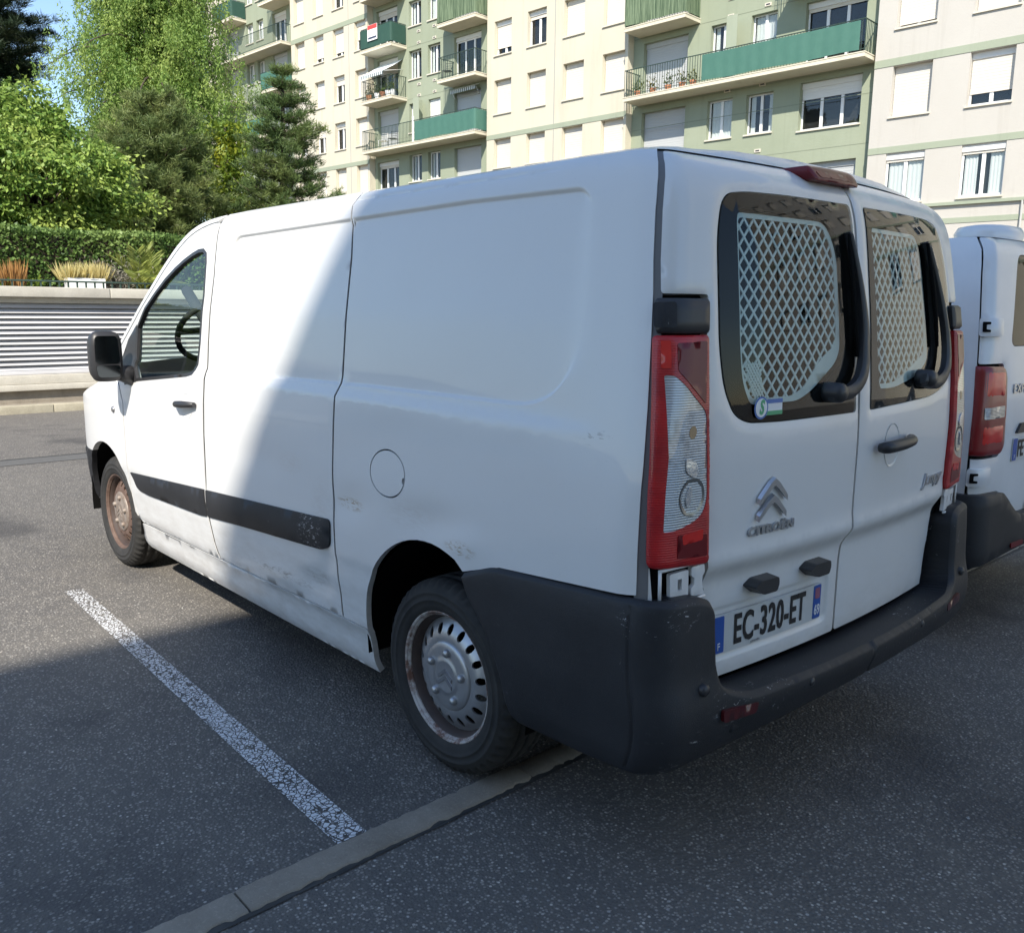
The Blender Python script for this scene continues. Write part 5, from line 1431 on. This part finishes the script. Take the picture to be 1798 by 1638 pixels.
for i, (s, z) in enumerate(((17.6, 15.7), (16.35, 15.72), (17.6, 15.15), (16.35, 15.15), (17.6, 13.1), (16.35, 13.1), (17.6, 12.55), (16.35, 12.55), (-.95, 13.25), (-2.5, 13.2), (-.95, 12.62), (-2.5, 12.70), (-.95, 9.92), (-2.45, 9.92), (-2.4, 7.55), (-.9, 7.5))):
    v = fbox(s - .13, s + .13, GN, GN + .03, z - .06, z + .06, 'vent', 'sill_stone'); fbox(s - .08, s + .08, GN + .03, GN + .034, z - .025, z + .025, 'vent_slot', 'metal_dark', v)
# half open metal shutter leaves standing out from two green windows
for s, z0, z1 in ((-1.16, 11.05, 12.43), (17.36, 10.8, 12.25)):
    fbox(s - .012, s + .012, GN, GN + .62, z0, z1, 'folding_shutter', 'band_green')
    fbox(s - .45, s - .01, GN + .60, GN + .62, z0, z1, 'folding_shutter', 'band_green')

# ------------------------------------------------------------------ the block behind the camera that shades the bay
cb = empty('rear_block', (-8.5, 20, 0))
tag(cb, 'tall cream apartment block standing behind the viewer and shading the lane', 'apartment building')
CBH = 15.0
def cbx(name, x0, x1, y0, y1, z0, z1, m, parent=cb): return MB().box(x0 + 8.5, x1 + 8.5, y0 - 20, y1 - 20, z0, z1).build(name, m, parent)
cbx('wall', -22, -8.35, 3, 55, 0, CBH, 'render_cream')

for fl in range(5):
    for i in range(12):
        y0 = 4.5 + i * 2.6; z0 = 1.2 + fl * 2.75
        if z0 + 1.4 > CBH: continue
        w = cbx('window', -8.35, -8.31, y0, y0 + 1.2, z0, z0 + 1.4, 'frame_white'); cbx('pane', -8.31, -8.30, y0 + .08, y0 + 1.12, z0 + .08, z0 + 1.32, 'black_gloss', w)


for s0, s1, lv in ((-6.80, 3.58, (7.35, 9.0, 9.9, 12.6)), (12.1, 21.45, (10.55, 12.45, 15.05)), (29.2, 37.5, (12.2, 14.6, 17.1))):
    for z in lv: fbox(s0, s1, GN, GN + .004, z - .012, z + .012, 'floor_joint', 'wall_joint')

# ------------------------------------------------------------------ the newer white van alongside
W2 = [(0, .80), (.2, .85), (.28, .89), (.40, .92), (.62, .948), (.80, .952), (1.05, .950), (1.25, .930), (1.5, .900), (1.7, .868), (1.80, .840), (1.86, .805), (1.89, .77), (2.1, .4)]
R2 = [(0, 0), (1.1, 0), (1.3, .012), (1.5, .03), (1.7, .055), (1.8, .07), (1.85, .09), (1.88, .12), (2.1, .6)]
B2 = Body(W2, R2, .952, -.845, .07, -.935, .03, (2.4, 1.6, 3.0, 2.0))
V2 = (.19, -2.50, 0)
van2 = empty('delivery_van', V2)
tag(van2, 'newer white van partly hidden at the right, with short red lamps and rear door hinges', 'van', 'white vans parked in the bays')
v2f = lambda side=1, off=0.0, feat=None: fm(B2, side, off, feat)
U2 = B2.u_mid; y2 = B2.u_of_y
for side in (1, -1):
    f = v2f(side)
    side_out = [(-.860, .70), (-.45, .78)] + arc(.10, .36, .42, 105, -6, 14) + [(.55, .24), (2.6, .24)] + arc(3.2, .36, .42, 186, 5, 16) + [(3.8, .45), (3.85, .85), (3.3, 1.05), (2.9, 1.30), (2.2, 1.80), (1.9, 1.87), (-.860, 1.87)]
    skin('side_panel', f, side_out, .06, .03, m='white_paint_second', parent=van2)
    skin('inner_panel', v2f(side, -.03), [(-.9, .72), (-.40, .85), (.5, .85), (2.5, .85), (2.2, 1.75), (-.9, 1.85)], .15, 0, m='gap_black', parent=van2)
    skin('cab_window', v2f(side, .003), [(1.75, 1.20), (2.85, 1.20), (2.4, 1.56), (2.05, 1.74), (1.78, 1.74)], .08, .002, m='black_gloss', parent=van2)
    door_o = rounded([(-.868, 1.87), (-.866, 1.312), (y2(.768), 1.312), (y2(.738), 1.26), (y2(.703), .93), (y2(.735), .885), (-.872, .888), (-.874, .728), (y2(.70), .722), (y2(.60), .640), (y2(.54), .594), (y2(.012), .582), (y2(.012), 1.88)], [.01, .01, .02, .02, .02, .02, 0, .01, .02, .02, .03, 0, 0])
    wo2 = rounded([(y2(.650), 1.80), (y2(.704), 1.385), (y2(.09), 1.385), (y2(.09), 1.80)], .05)
    d2 = skin('rear_door', f, door_o, .04, .03, [wo2], m='white_paint_second', parent=van2, er=.004, hole_er=False)
    skin('rear_window', v2f(side, -.003), [tuple(p) for p in offset_loop(wo2, .003)], .08, .003, m='rear_glass_second', parent=d2)
    skin('window_backing', v2f(side, -.04), [tuple(p) for p in offset_loop(wo2, -.02)], .1, 0, m='gap_black', parent=d2)
    skin('door_backing', v2f(side, -.025), [(-.862, .6), (-.862, 1.36), (y2(.64), 1.36), (y2(.64), .6)], .05, 0, m='gap_black', parent=van2)
    skin('door_backing', v2f(side, -.03), [(y2(.05), .56), (y2(.05), 1.86), (y2(-.02), 1.86), (y2(-.02), .56)], .05, 0, m='gap_black', parent=van2)
    lamp = rounded([(-.856, 1.302), (y2(.775), 1.298), (y2(.747), 1.255), (y2(.712), .935), (y2(.742), .898), (-.862, .906)], [.006, .03, .02, .03, .02, .006])
    tl = skin('tail_lamp', v2f(side, .012), lamp, .02, .03, m='red_lens_second', parent=van2, er=.008)
    skin('red_segment', v2f(side, .0145), rounded([(-.90, 1.275), (-.90, 1.17), (y2(.755), 1.165), (y2(.77), 1.275)], .02), .02, .004, m='red_lens_bright', parent=tl, er=.003)
    skin('reverse_lens', v2f(side, .0150), rounded([(-.900, 1.120), (-.903, 1.068), (y2(.755), 1.072), (y2(.762), 1.122)], .008), .02, .004, m='clear_lens', parent=tl)
    skin('red_segment', v2f(side, .0145), rounded([(-.90, 1.035), (-.902, .955), (y2(.738), .955), (y2(.742), 1.035)], .02), .02, .004, m='red_lens_bright', parent=tl, er=.003)
    for z in (1.470, .807):
        h = skin('door_hinge', v2f(side, .022), rounded([(-.862, z + .040), (-.862, z - .040), (y2(.832), z - .040), (y2(.832), z + .040)], .012), .02, .022, m='white_paint_second', parent=van2, er=.006)
        skin('hinge_slot', v2f(side, .0235), rounded([(-.872, z + .022), (-.872, z - .022), (-.898, z - .022), (-.898, z - .012), (-.884, z - .010), (-.884, z + .010), (-.898, z + .012), (-.898, z + .022)], .003), .02, .001, m='gap_black', parent=h)
    bo = rounded([(-.45, .735), (-.44, .37), (-.85, .39), (y2(.5), .425), (y2(.005), .435), (y2(.005), .582), (y2(.52), .592), (y2(.60), .64), (y2(.715), .722), (-.90, .730)], [.01, .02, 0, 0, 0, 0, .03, .02, .03, 0])
    skin('rear_bumper', v2f(side, .045), bo, .04, .09, m='bumper_plastic', parent=van2, er=.014)
    skin('bumper_reflector', v2f(side, .048), rounded([(y2(.62), .465), (y2(.62), .44), (y2(.48), .44), (y2(.48), .465)], .006), .03, .006, m='red_lens_dark', parent=van2)
    for cx_ in (.10, 3.2):
        h = MB(); a = [R(-28 + 236 * i / 22) for i in range(23)]
        rows = [[(cx_ + .42 * math.cos(t), side * yv, .36 + .42 * math.sin(t)) for t in a] for yv in (.905, .5)]
        h.grid(rows); h.add(rows[1], [tuple(range(23))]); h.build('wheel_housing', 'gap_black', van2)
        make_wheel(van2, False, (cx_, side * .80, .3275), side < 0)
    # sliding door rail and front wing details on the flank
    skin('door_rail', v2f(side, .001), [(-.70, 1.06), (-.70, 1.045), (.70, 1.045), (.70, 1.06)], .06, .002, m='gap_black', parent=van2)
rowsr = []
base2 = [B2.S(np.array([u]), np.array([1.87]))[0] for u in np.linspace(-.86, U2, 10)]
base2 = [tuple(p) for p in base2] + [(p[0], -p[1], p[2]) for p in base2[-2::-1]]
rowsr.append(base2)
for x in (-.75, -.6, -.3, .2, .8, 1.4, 1.9, 2.2, 2.6, 2.9, 3.3, 3.8, 3.95):
    z = float(np.interp(x, [1.9, 2.2, 2.9, 3.3, 3.85, 3.95], [1.87, 1.80, 1.30, 1.05, .85, .5])); e = B2.S(np.array([x]), np.array([z]))[0]
    rowsr.append([(x + .1 * (1 - abs(p[1] / base2[0][1]) ** 2) * (x > 1.95), p[1] / base2[0][1] * e[1], e[2] + .035 * (1 - abs(p[1] / base2[0][1]) ** 2.4) * float(ss(np.array(x), -.88, -.5))) for p in base2])
MB().grid(rowsr).build('roof', 'white_paint_second', van2)
MB().box(-.80, 3.85, -.8, .8, .30, .42).build('underbody', 'gap_black', van2)
pod = MB(); q = []
for t, k in ((0, .93), (.5, 1.0), (.85, .9), (1, .55)):
    q.append([(-.57 + .15 * k * math.cos(a), .18 + .23 * k * math.sin(a), 1.88 + .088 * t) for a in [2 * math.pi * i / 32 for i in range(32)]])
pod.grid(q, True, False, True); pod.add(q[-1], [tuple(range(32))]); pod.build('roof_vent', 'white_paint_second', van2)
def on2(y0, z0, off):
    def g(x, y, h):
        yy = y0 - x; p = surf_pt(B2, y2(yy) if yy > -.28 else y2(-yy), z0 + y, off + h, 1 if yy > -.28 else -1); return Vector(p)
    return g
text_on('model_lettering', 'EXPERT', .058, on2(.655, 1.190, .002), 'badge_chrome', van2, .002, 1.15, 0, 1.08, .001, 'LEFT')
pl2 = skin('number_plate', lambda a, b, d: np.array([tuple(on2(.345, .905, .006)(x, y, -dd)) for x, y, dd in zip(np.atleast_1d(a), np.atleast_1d(b), np.broadcast_to(d, np.shape(np.atleast_1d(a))))]), rounded([(-.26, -.055), (.26, -.055), (.26, .055), (-.26, .055)], .008), .06, .008, m='plate_white', parent=van2)
skin('plate_band', lambda a, b, d: np.array([tuple(on2(.345, .905, .0072)(x, y, -dd)) for x, y, dd in zip(np.atleast_1d(a), np.atleast_1d(b), np.broadcast_to(d, np.shape(np.atleast_1d(a))))]), rounded([(-.257, -.052), (-.213, -.052), (-.213, .052), (-.257, .052)], .005), .04, .001, m='plate_blue', parent=pl2)
text_on('plate_characters', 'FE', .112, on2(.553, .904, .0076), 'plate_char', pl2, .0006, .66, 0, 1.02, .0022, 'LEFT')
text_on('plate_country_letter', 'F', .030, on2(.580, .870, .0076), 'plate_text_white', pl2, .0006, .9)
skin('plate_handle', lambda a, b, d: np.array([tuple(on2(.345, 1.0, .012)(x, y, -dd)) for x, y, dd in zip(np.atleast_1d(a), np.atleast_1d(b), np.broadcast_to(d, np.shape(np.atleast_1d(a))))]), rounded([(-.24, -.018), (.24, -.018), (.2, .028), (-.2, .028)], .01), .05, .012, m='black_trim', parent=van2)

# ------------------------------------------------------------------ planting
def leaf_quads(C, D, L, Wd, g=rng):
    """C centres, D directions (n,3), L length, Wd half width -> quads"""
    n = len(C); D = D / np.linalg.norm(D, axis=1, keepdims=True)
    Rv = g.normal(size=(n, 3)); Sd = np.cross(D, Rv); Sd /= np.linalg.norm(Sd, axis=1, keepdims=True)
    L = np.broadcast_to(L, n)[:, None]; Wd = np.broadcast_to(Wd, n)[:, None]
    V = np.stack([C, C + D * L * .5 + Sd * Wd, C + D * L, C + D * L * .5 - Sd * Wd], 1).reshape(-1, 3)
    return V, np.arange(n * 4).reshape(n, 4)
def crown(name, V, F, m, parent): return link(name, arrays_mesh(name, V, F), m, parent)
def merge(parts):
    V, F, o = [], [], 0
    for v, f in parts: V.append(v); F.append(f + o); o += len(v)
    return np.vstack(V), np.vstack(F)
def tree_root(name, loc, label, cat='tree', group='trees on the terrace behind the wall'):
    t = empty(name, loc); tag(t, label, cat, group); return t
TZ = 1.70

def broadleaf(loc, ext, nclump, nleaf, L, W, m, label, h0=.4, hole=.0):
    t = tree_root('broadleaf_tree', loc, label)
    b = MB(); b.tube([(0, 0, 0), (.05, .03, ext[2] * .6), (.1, 0, ext[2] * 1.2)], [.14, .10, .04], 8)
    P = []
    for i in range(nclump):
        d = rng.normal(size=3); d /= np.linalg.norm(d); r = rng.uniform(.45, 1.0) ** .6
        lump = 1 + .22 * math.sin(d[0] * 5 + 1) * math.cos(d[1] * 4) + .15 * math.sin(d[2] * 7)
        P.append(np.array([d[0] * ext[0], d[1] * ext[1], h0 + ext[2] + d[2] * ext[2]]) * np.array([1, 1, 1]) * np.array([r * lump, r * lump, 1]) if False else np.array([d[0] * ext[0] * r * lump, d[1] * ext[1] * r * lump, h0 + ext[2] + d[2] * ext[2] * r * lump]))
    parts = []
    for i, c in enumerate(P):
        if i % 4 == 0: b.tube([(.05, .02, ext[2] * .7), tuple(c * .6 + np.array([0, 0, ext[2] * .3])), tuple(c)], [.05, .03, .01], 5)
        n = int(nleaf * rng.uniform(.6, 1.4)); rr = rng.uniform(.16, .34) * min(ext) * .55
        C = c + rng.normal(size=(n, 3)) * np.array([rr, rr, rr * .55]) * .7
        D = (C - c) + np.array([0, 0, -.10]) + rng.normal(size=(n, 3)) * .18
        parts.append(leaf_quads(C, D, rng.uniform(L * .7, L * 1.2, n), rng.uniform(W * .7, W * 1.2, n)))
    b.build('trunk', 'bark', t); crown('crown', *merge(parts), m, t); return t
def weeping(loc, H, rad, nb, m, label):
    t = tree_root('weeping_tree', loc, label)
    b = MB(); b.tube([(0, 0, 0), (.1, .1, H * .3), (.05, -.1, H * .6), (0, 0, H)], [.24, .19, .12, .03], 9); parts = []
    for i in range(nb):
        z0 = H * rng.uniform(.25, .97); a = rng.uniform(0, 2 * math.pi); reach = rad * (1.0 - .60 * max(0, (z0 / H - .45) / .55)) * rng.uniform(.35, 1.05)
        d = np.array([math.cos(a), math.sin(a), 0]); up = rng.uniform(.15, .5)
        path = [np.array([0, 0, z0]) + d * reach * s + np.array([0, 0, 1]) * (up * reach * s - .62 * reach * s * s) for s in np.linspace(0, 1, 7)]
        if i % 3 == 0: b.tube([tuple(p) for p in path], [.05, .04, .035, .028, .02, .014, .006], 5)
        for s in np.linspace(.25, 1, 9):
            p = np.array([0, 0, z0]) + d * reach * s + np.array([0, 0, 1]) * (up * reach * s - .62 * reach * s * s) + rng.normal(size=3) * .14
            n = int(rng.uniform(48, 84)); ln_ = rng.uniform(.45, 1.25); tt = rng.uniform(0, 1, n)
            drift = rng.normal(size=3) * .16
            C = p + np.outer(tt, np.array([drift[0], drift[1], -ln_])) + rng.normal(size=(n, 3)) * .055
            D = np.stack([rng.normal(size=n) * .7, rng.normal(size=n) * .7, -np.abs(rng.normal(size=n)) * .8 - .25], 1)
            parts.append(leaf_quads(C, D, rng.uniform(.06, .12, n), rng.uniform(.011, .020, n)))
    b.build('trunk', 'bark', t); crown('crown', *merge(parts), m, t); return t
def pine(loc, H, rad, m, label, nwh=13, nper=8, tuft=26, z0=.12, nl=.17, power=.8, name='pine_tree', lean=0):
    t = tree_root(name, loc, label)
    b = MB(); b.tube([(0, 0, 0), (.04, .05, H * .5), (lean, 0, H)], [.16, .10, .02], 8); parts = []
    for w in range(nwh):
        f = z0 + (1 - z0) * w / (nwh - 1) * .97; zc = H * f; rr = rad * (1 - f) ** power * 1.1 + .12
        for k in range(nper):
            a = 2 * math.pi * (k + rng.uniform(-.4, .4)) / nper + w * .7; R_ = rr * rng.uniform(.55, 1.12)
            d = np.array([math.cos(a), math.sin(a), 0]); rise = rng.uniform(-.12, .22); o = np.array([lean * f, 0, zc + rng.uniform(-.1, .1) * H / nwh])
            pts = [o + d * R_ * s + np.array([0, 0, R_ * (rise * s + .18 * s * s)]) for s in (0, .4, .75, 1)]
            b.tube([tuple(p) for p in pts], [.030, .022, .014, .006], 5)
            ns = max(3, int(R_ / .075))
            for s in np.linspace(.28, 1.02, ns):
                for _ in range(2):
                    p = o + d * R_ * s + np.array([0, 0, R_ * (rise * s + .18 * s * s)]) + rng.normal(size=3) * np.array([.10, .10, .045]) * (R_ ** .5)
                    n = tuft; D = rng.normal(size=(n, 3)); D[:, 2] = np.abs(D[:, 2]) * .9 + .15; D += d * .5
                    parts.append(leaf_quads(np.repeat(p[None], n, 0) + rng.normal(size=(n, 3)) * .035, D, rng.uniform(nl * .6, nl * 1.1, n), .0075))
    b.build('trunk', 'bark', t); crown('crown', *merge(parts), m, t); return t

weeping((22.0, -6.75, TZ), 11.2, 2.95, 560, 'leaf_weeping', 'tall bright green tree with hanging feathery branches, tallest of the trees')
broadleaf((16.2, -2.05, TZ), (1.5, 1.75, 1.62), 330, 190, .105, .027, 'leaf_bright', 'broad bushy tree with large yellow green leaves above the hedge', .1)
pine((18.2, -5.25, TZ), 4.3, 1.55, 'leaf_pine_olive', 'dense olive green pine below the weeping tree', 15, 11, 32, .05, .16, .42, lean=.2)
pine((17.5, -7.97, TZ), 5.28, 1.5, 'leaf_pine', 'dark pointed pine standing alone before the pale facade', 14, 8, 30, .13, .15, .72)
pine((26.5, -3.55, TZ), 12.5, 1.9, 'leaf_conifer', 'dark blue green conifer at the left edge against the sky', 20, 10, 40, .30, .26, .30, 'conifer_tree')
# creeper-clad stem
t = tree_root('creeper', (20.0, -7.75, TZ), 'yellow green creeper climbing a stem between the two pines', 'plant', None)
b = MB(); b.tube([(0, 0, 0), (.1, 0, 2), (0, .1, 4.3)], [.10, .07, .03], 7); b.build('trunk', 'bark', t)
n = 5200; zz = rng.uniform(0, 4.4, n); C = np.stack([rng.normal(size=n) * (.22 + .10 * np.sin(zz * 2.1)), rng.normal(size=n) * (.25 + .12 * np.sin(zz * 2.7 + 1)), zz], 1)
crown('leaves', *leaf_quads(C, np.stack([rng.normal(size=n), rng.normal(size=n), -np.abs(rng.normal(size=n))], 1), rng.uniform(.08, .16, n), rng.uniform(.025, .05, n)), 'leaf_vine', t)
# darker growth further back, filling between the trunks
for i, (x, y, e, lab) in enumerate(((19.5, -1.0, (1.6, 2.0, 1.5), 'dark shrubby tree low at the left edge behind the bushy tree'), (21.0, -3.9, (1.5, 1.6, 1.7), 'shaded green tree filling the gap under the weeping branches'))):
    broadleaf((x, y, TZ), e, 90, 150, .15, .04, 'leaf_hedge', lab, .0)
# hedge
hd = empty('hedge', (13.45, -1.0, TZ)); tag(hd, 'long clipped dark green hedge on the terrace above the louvred wall', 'hedge')
n = 30000; u = rng.uniform(-5.2, 7, n); fa = rng.uniform(0, 1, n)
hx = np.where(fa < .55, -.45 + np.abs(rng.normal(size=n)) * .05, rng.uniform(-.45, .45, n)); hz = np.where(fa < .55, rng.uniform(0, .95, n), .93 + rng.normal(size=n) * .028)
hx += .05 * np.sin(u * 3.1) * np.cos(hz * 5); hz += .02 * np.sin(u * 2.3)
C = np.stack([hx, u, hz], 1)
D = np.stack([np.where(fa < .55, -.6, 0) + rng.normal(size=n) * .6, rng.normal(size=n) * .7, rng.normal(size=n) * .5 + .35], 1)
crown('leaves', *leaf_quads(C, D, rng.uniform(.05, .09, n), rng.uniform(.018, .030, n)), 'leaf_hedge', hd)
MB().box(-.36, .36, -5.1, 6.9, 0, .86).build('inner_twigs', 'soil', hd)
# palm
pa = empty('palm', (12.85, -2.82, 1.72)); tag(pa, 'small palm with arching yellow green fronds behind the railing', 'palm')
parts = []; fb_ = MB()
for i in range(19):
    a = rng.uniform(0, 2 * math.pi) if i > 6 else R(70 + i * 42); Ln = rng.uniform(.75, 1.25); el = rng.uniform(.55, 1.35)
    d = np.array([math.cos(a) * math.cos(el), math.sin(a) * math.cos(el), math.sin(el)])
    P = [d * Ln * s + np.array([0, 0, -.38 * Ln * s * s * (1.35 - el * .6)]) for s in np.linspace(0, 1, 14)]
    fb_.tube([tuple(p) for p in P], list(np.linspace(.012, .003, 14)), 4)
    for j in range(2, 14):
        for k in (0, .5):
            for sg_ in (-1, 1):
                p = P[j] * (1 - k) + P[j - 1] * k; tan = P[j] - P[j - 1]; tan = tan / np.linalg.norm(tan); sdv = np.cross(tan, [0, 0, 1]); sdv /= np.linalg.norm(sdv) + 1e-6
                dd = tan * .75 + sdv * sg_ * .7 + np.array([0, 0, .12]); parts.append(leaf_quads(p[None], dd[None], .30 * (1 - .5 * abs(j / 13 - .4)), .011))
crown('fronds', *merge(parts), 'leaf_palm', pa); fb_.build('frond_stems', 'leaf_palm', pa)
def tuft(name, loc, nn, h, spread, m, label, cat, w=.010):
    t = empty(name, loc); tag(t, label, cat)
    a = rng.uniform(0, 2 * math.pi, nn); sp = rng.uniform(0, spread, nn); C = np.stack([np.cos(a) * .10, np.sin(a) * .16, np.zeros(nn)], 1) * rng.uniform(0, 1, nn)[:, None]
    D = np.stack([np.cos(a) * sp, np.sin(a) * sp, np.ones(nn)], 1); crown('blades', *leaf_quads(C, D, rng.uniform(h * .5, h, nn), w), m, t); return t
pb = empty('planter_box', (12.62, -1.86, 1.70)); tag(pb, 'white planter box behind the railing holding straw coloured grass', 'planter')
for nm, bx in (('front_board', (-.12, -.10, -.27, .27, 0, .22)), ('back_board', (.10, .12, -.27, .27, 0, .22)), ('end_board', (-.10, .10, -.27, -.25, 0, .22)), ('end_board', (-.10, .10, .25, .27, 0, .22)), ('soil', (-.10, .10, -.25, .25, .10, .18))):
    MB().box(*bx).build(nm, 'soil' if nm == 'soil' else 'frame_white', pb)
for k, yy in enumerate((-.2, 0, .2)): tuft('ornamental_grass', (12.62, -1.86 + yy, 1.86), 210, .36, .75, 'leaf_straw', ['straw coloured grass tuft nearest the palm in the white planter', 'straw coloured grass tuft in the middle of the white planter', 'straw coloured grass tuft at the left end of the white planter'][k], 'grass tuft', .009)
tuft('dry_plant', (12.70, -.88, 1.72), 160, .50, .35, 'leaf_orange', 'upright rust coloured dry plant by the railing at the left', 'plant', .012)
for y in np.arange(-.6, -1.6, -.25): pass
gs = empty('grey_shrub', (12.95, -2.48, 1.72)); tag(gs, 'low greyish shrub between the straw grass and the palm', 'shrub')
n = 2600; C = rng.normal(size=(n, 3)) * np.array([.18, .26, .13]) + np.array([0, 0, .22]); crown('leaves', *leaf_quads(C, rng.normal(size=(n, 3)) + np.array([0, 0, .6]), rng.uniform(.04, .09, n), .008), 'leaf_grey', gs)
lw = empty('ground_cover', (12.75, -.2, 1.72)); tag(lw, 'low yellow green ground cover along the coping', 'plant')
n = 1500; C = np.stack([rng.normal(size=n) * .06, rng.uniform(-1.1, 2, n), np.abs(rng.normal(size=n)) * .05 + .06], 1); crown('leaves', *leaf_quads(C, rng.normal(size=(n, 3)) + np.array([0, 0, .8]), rng.uniform(.04, .08, n), .012), 'leaf_vine', lw)
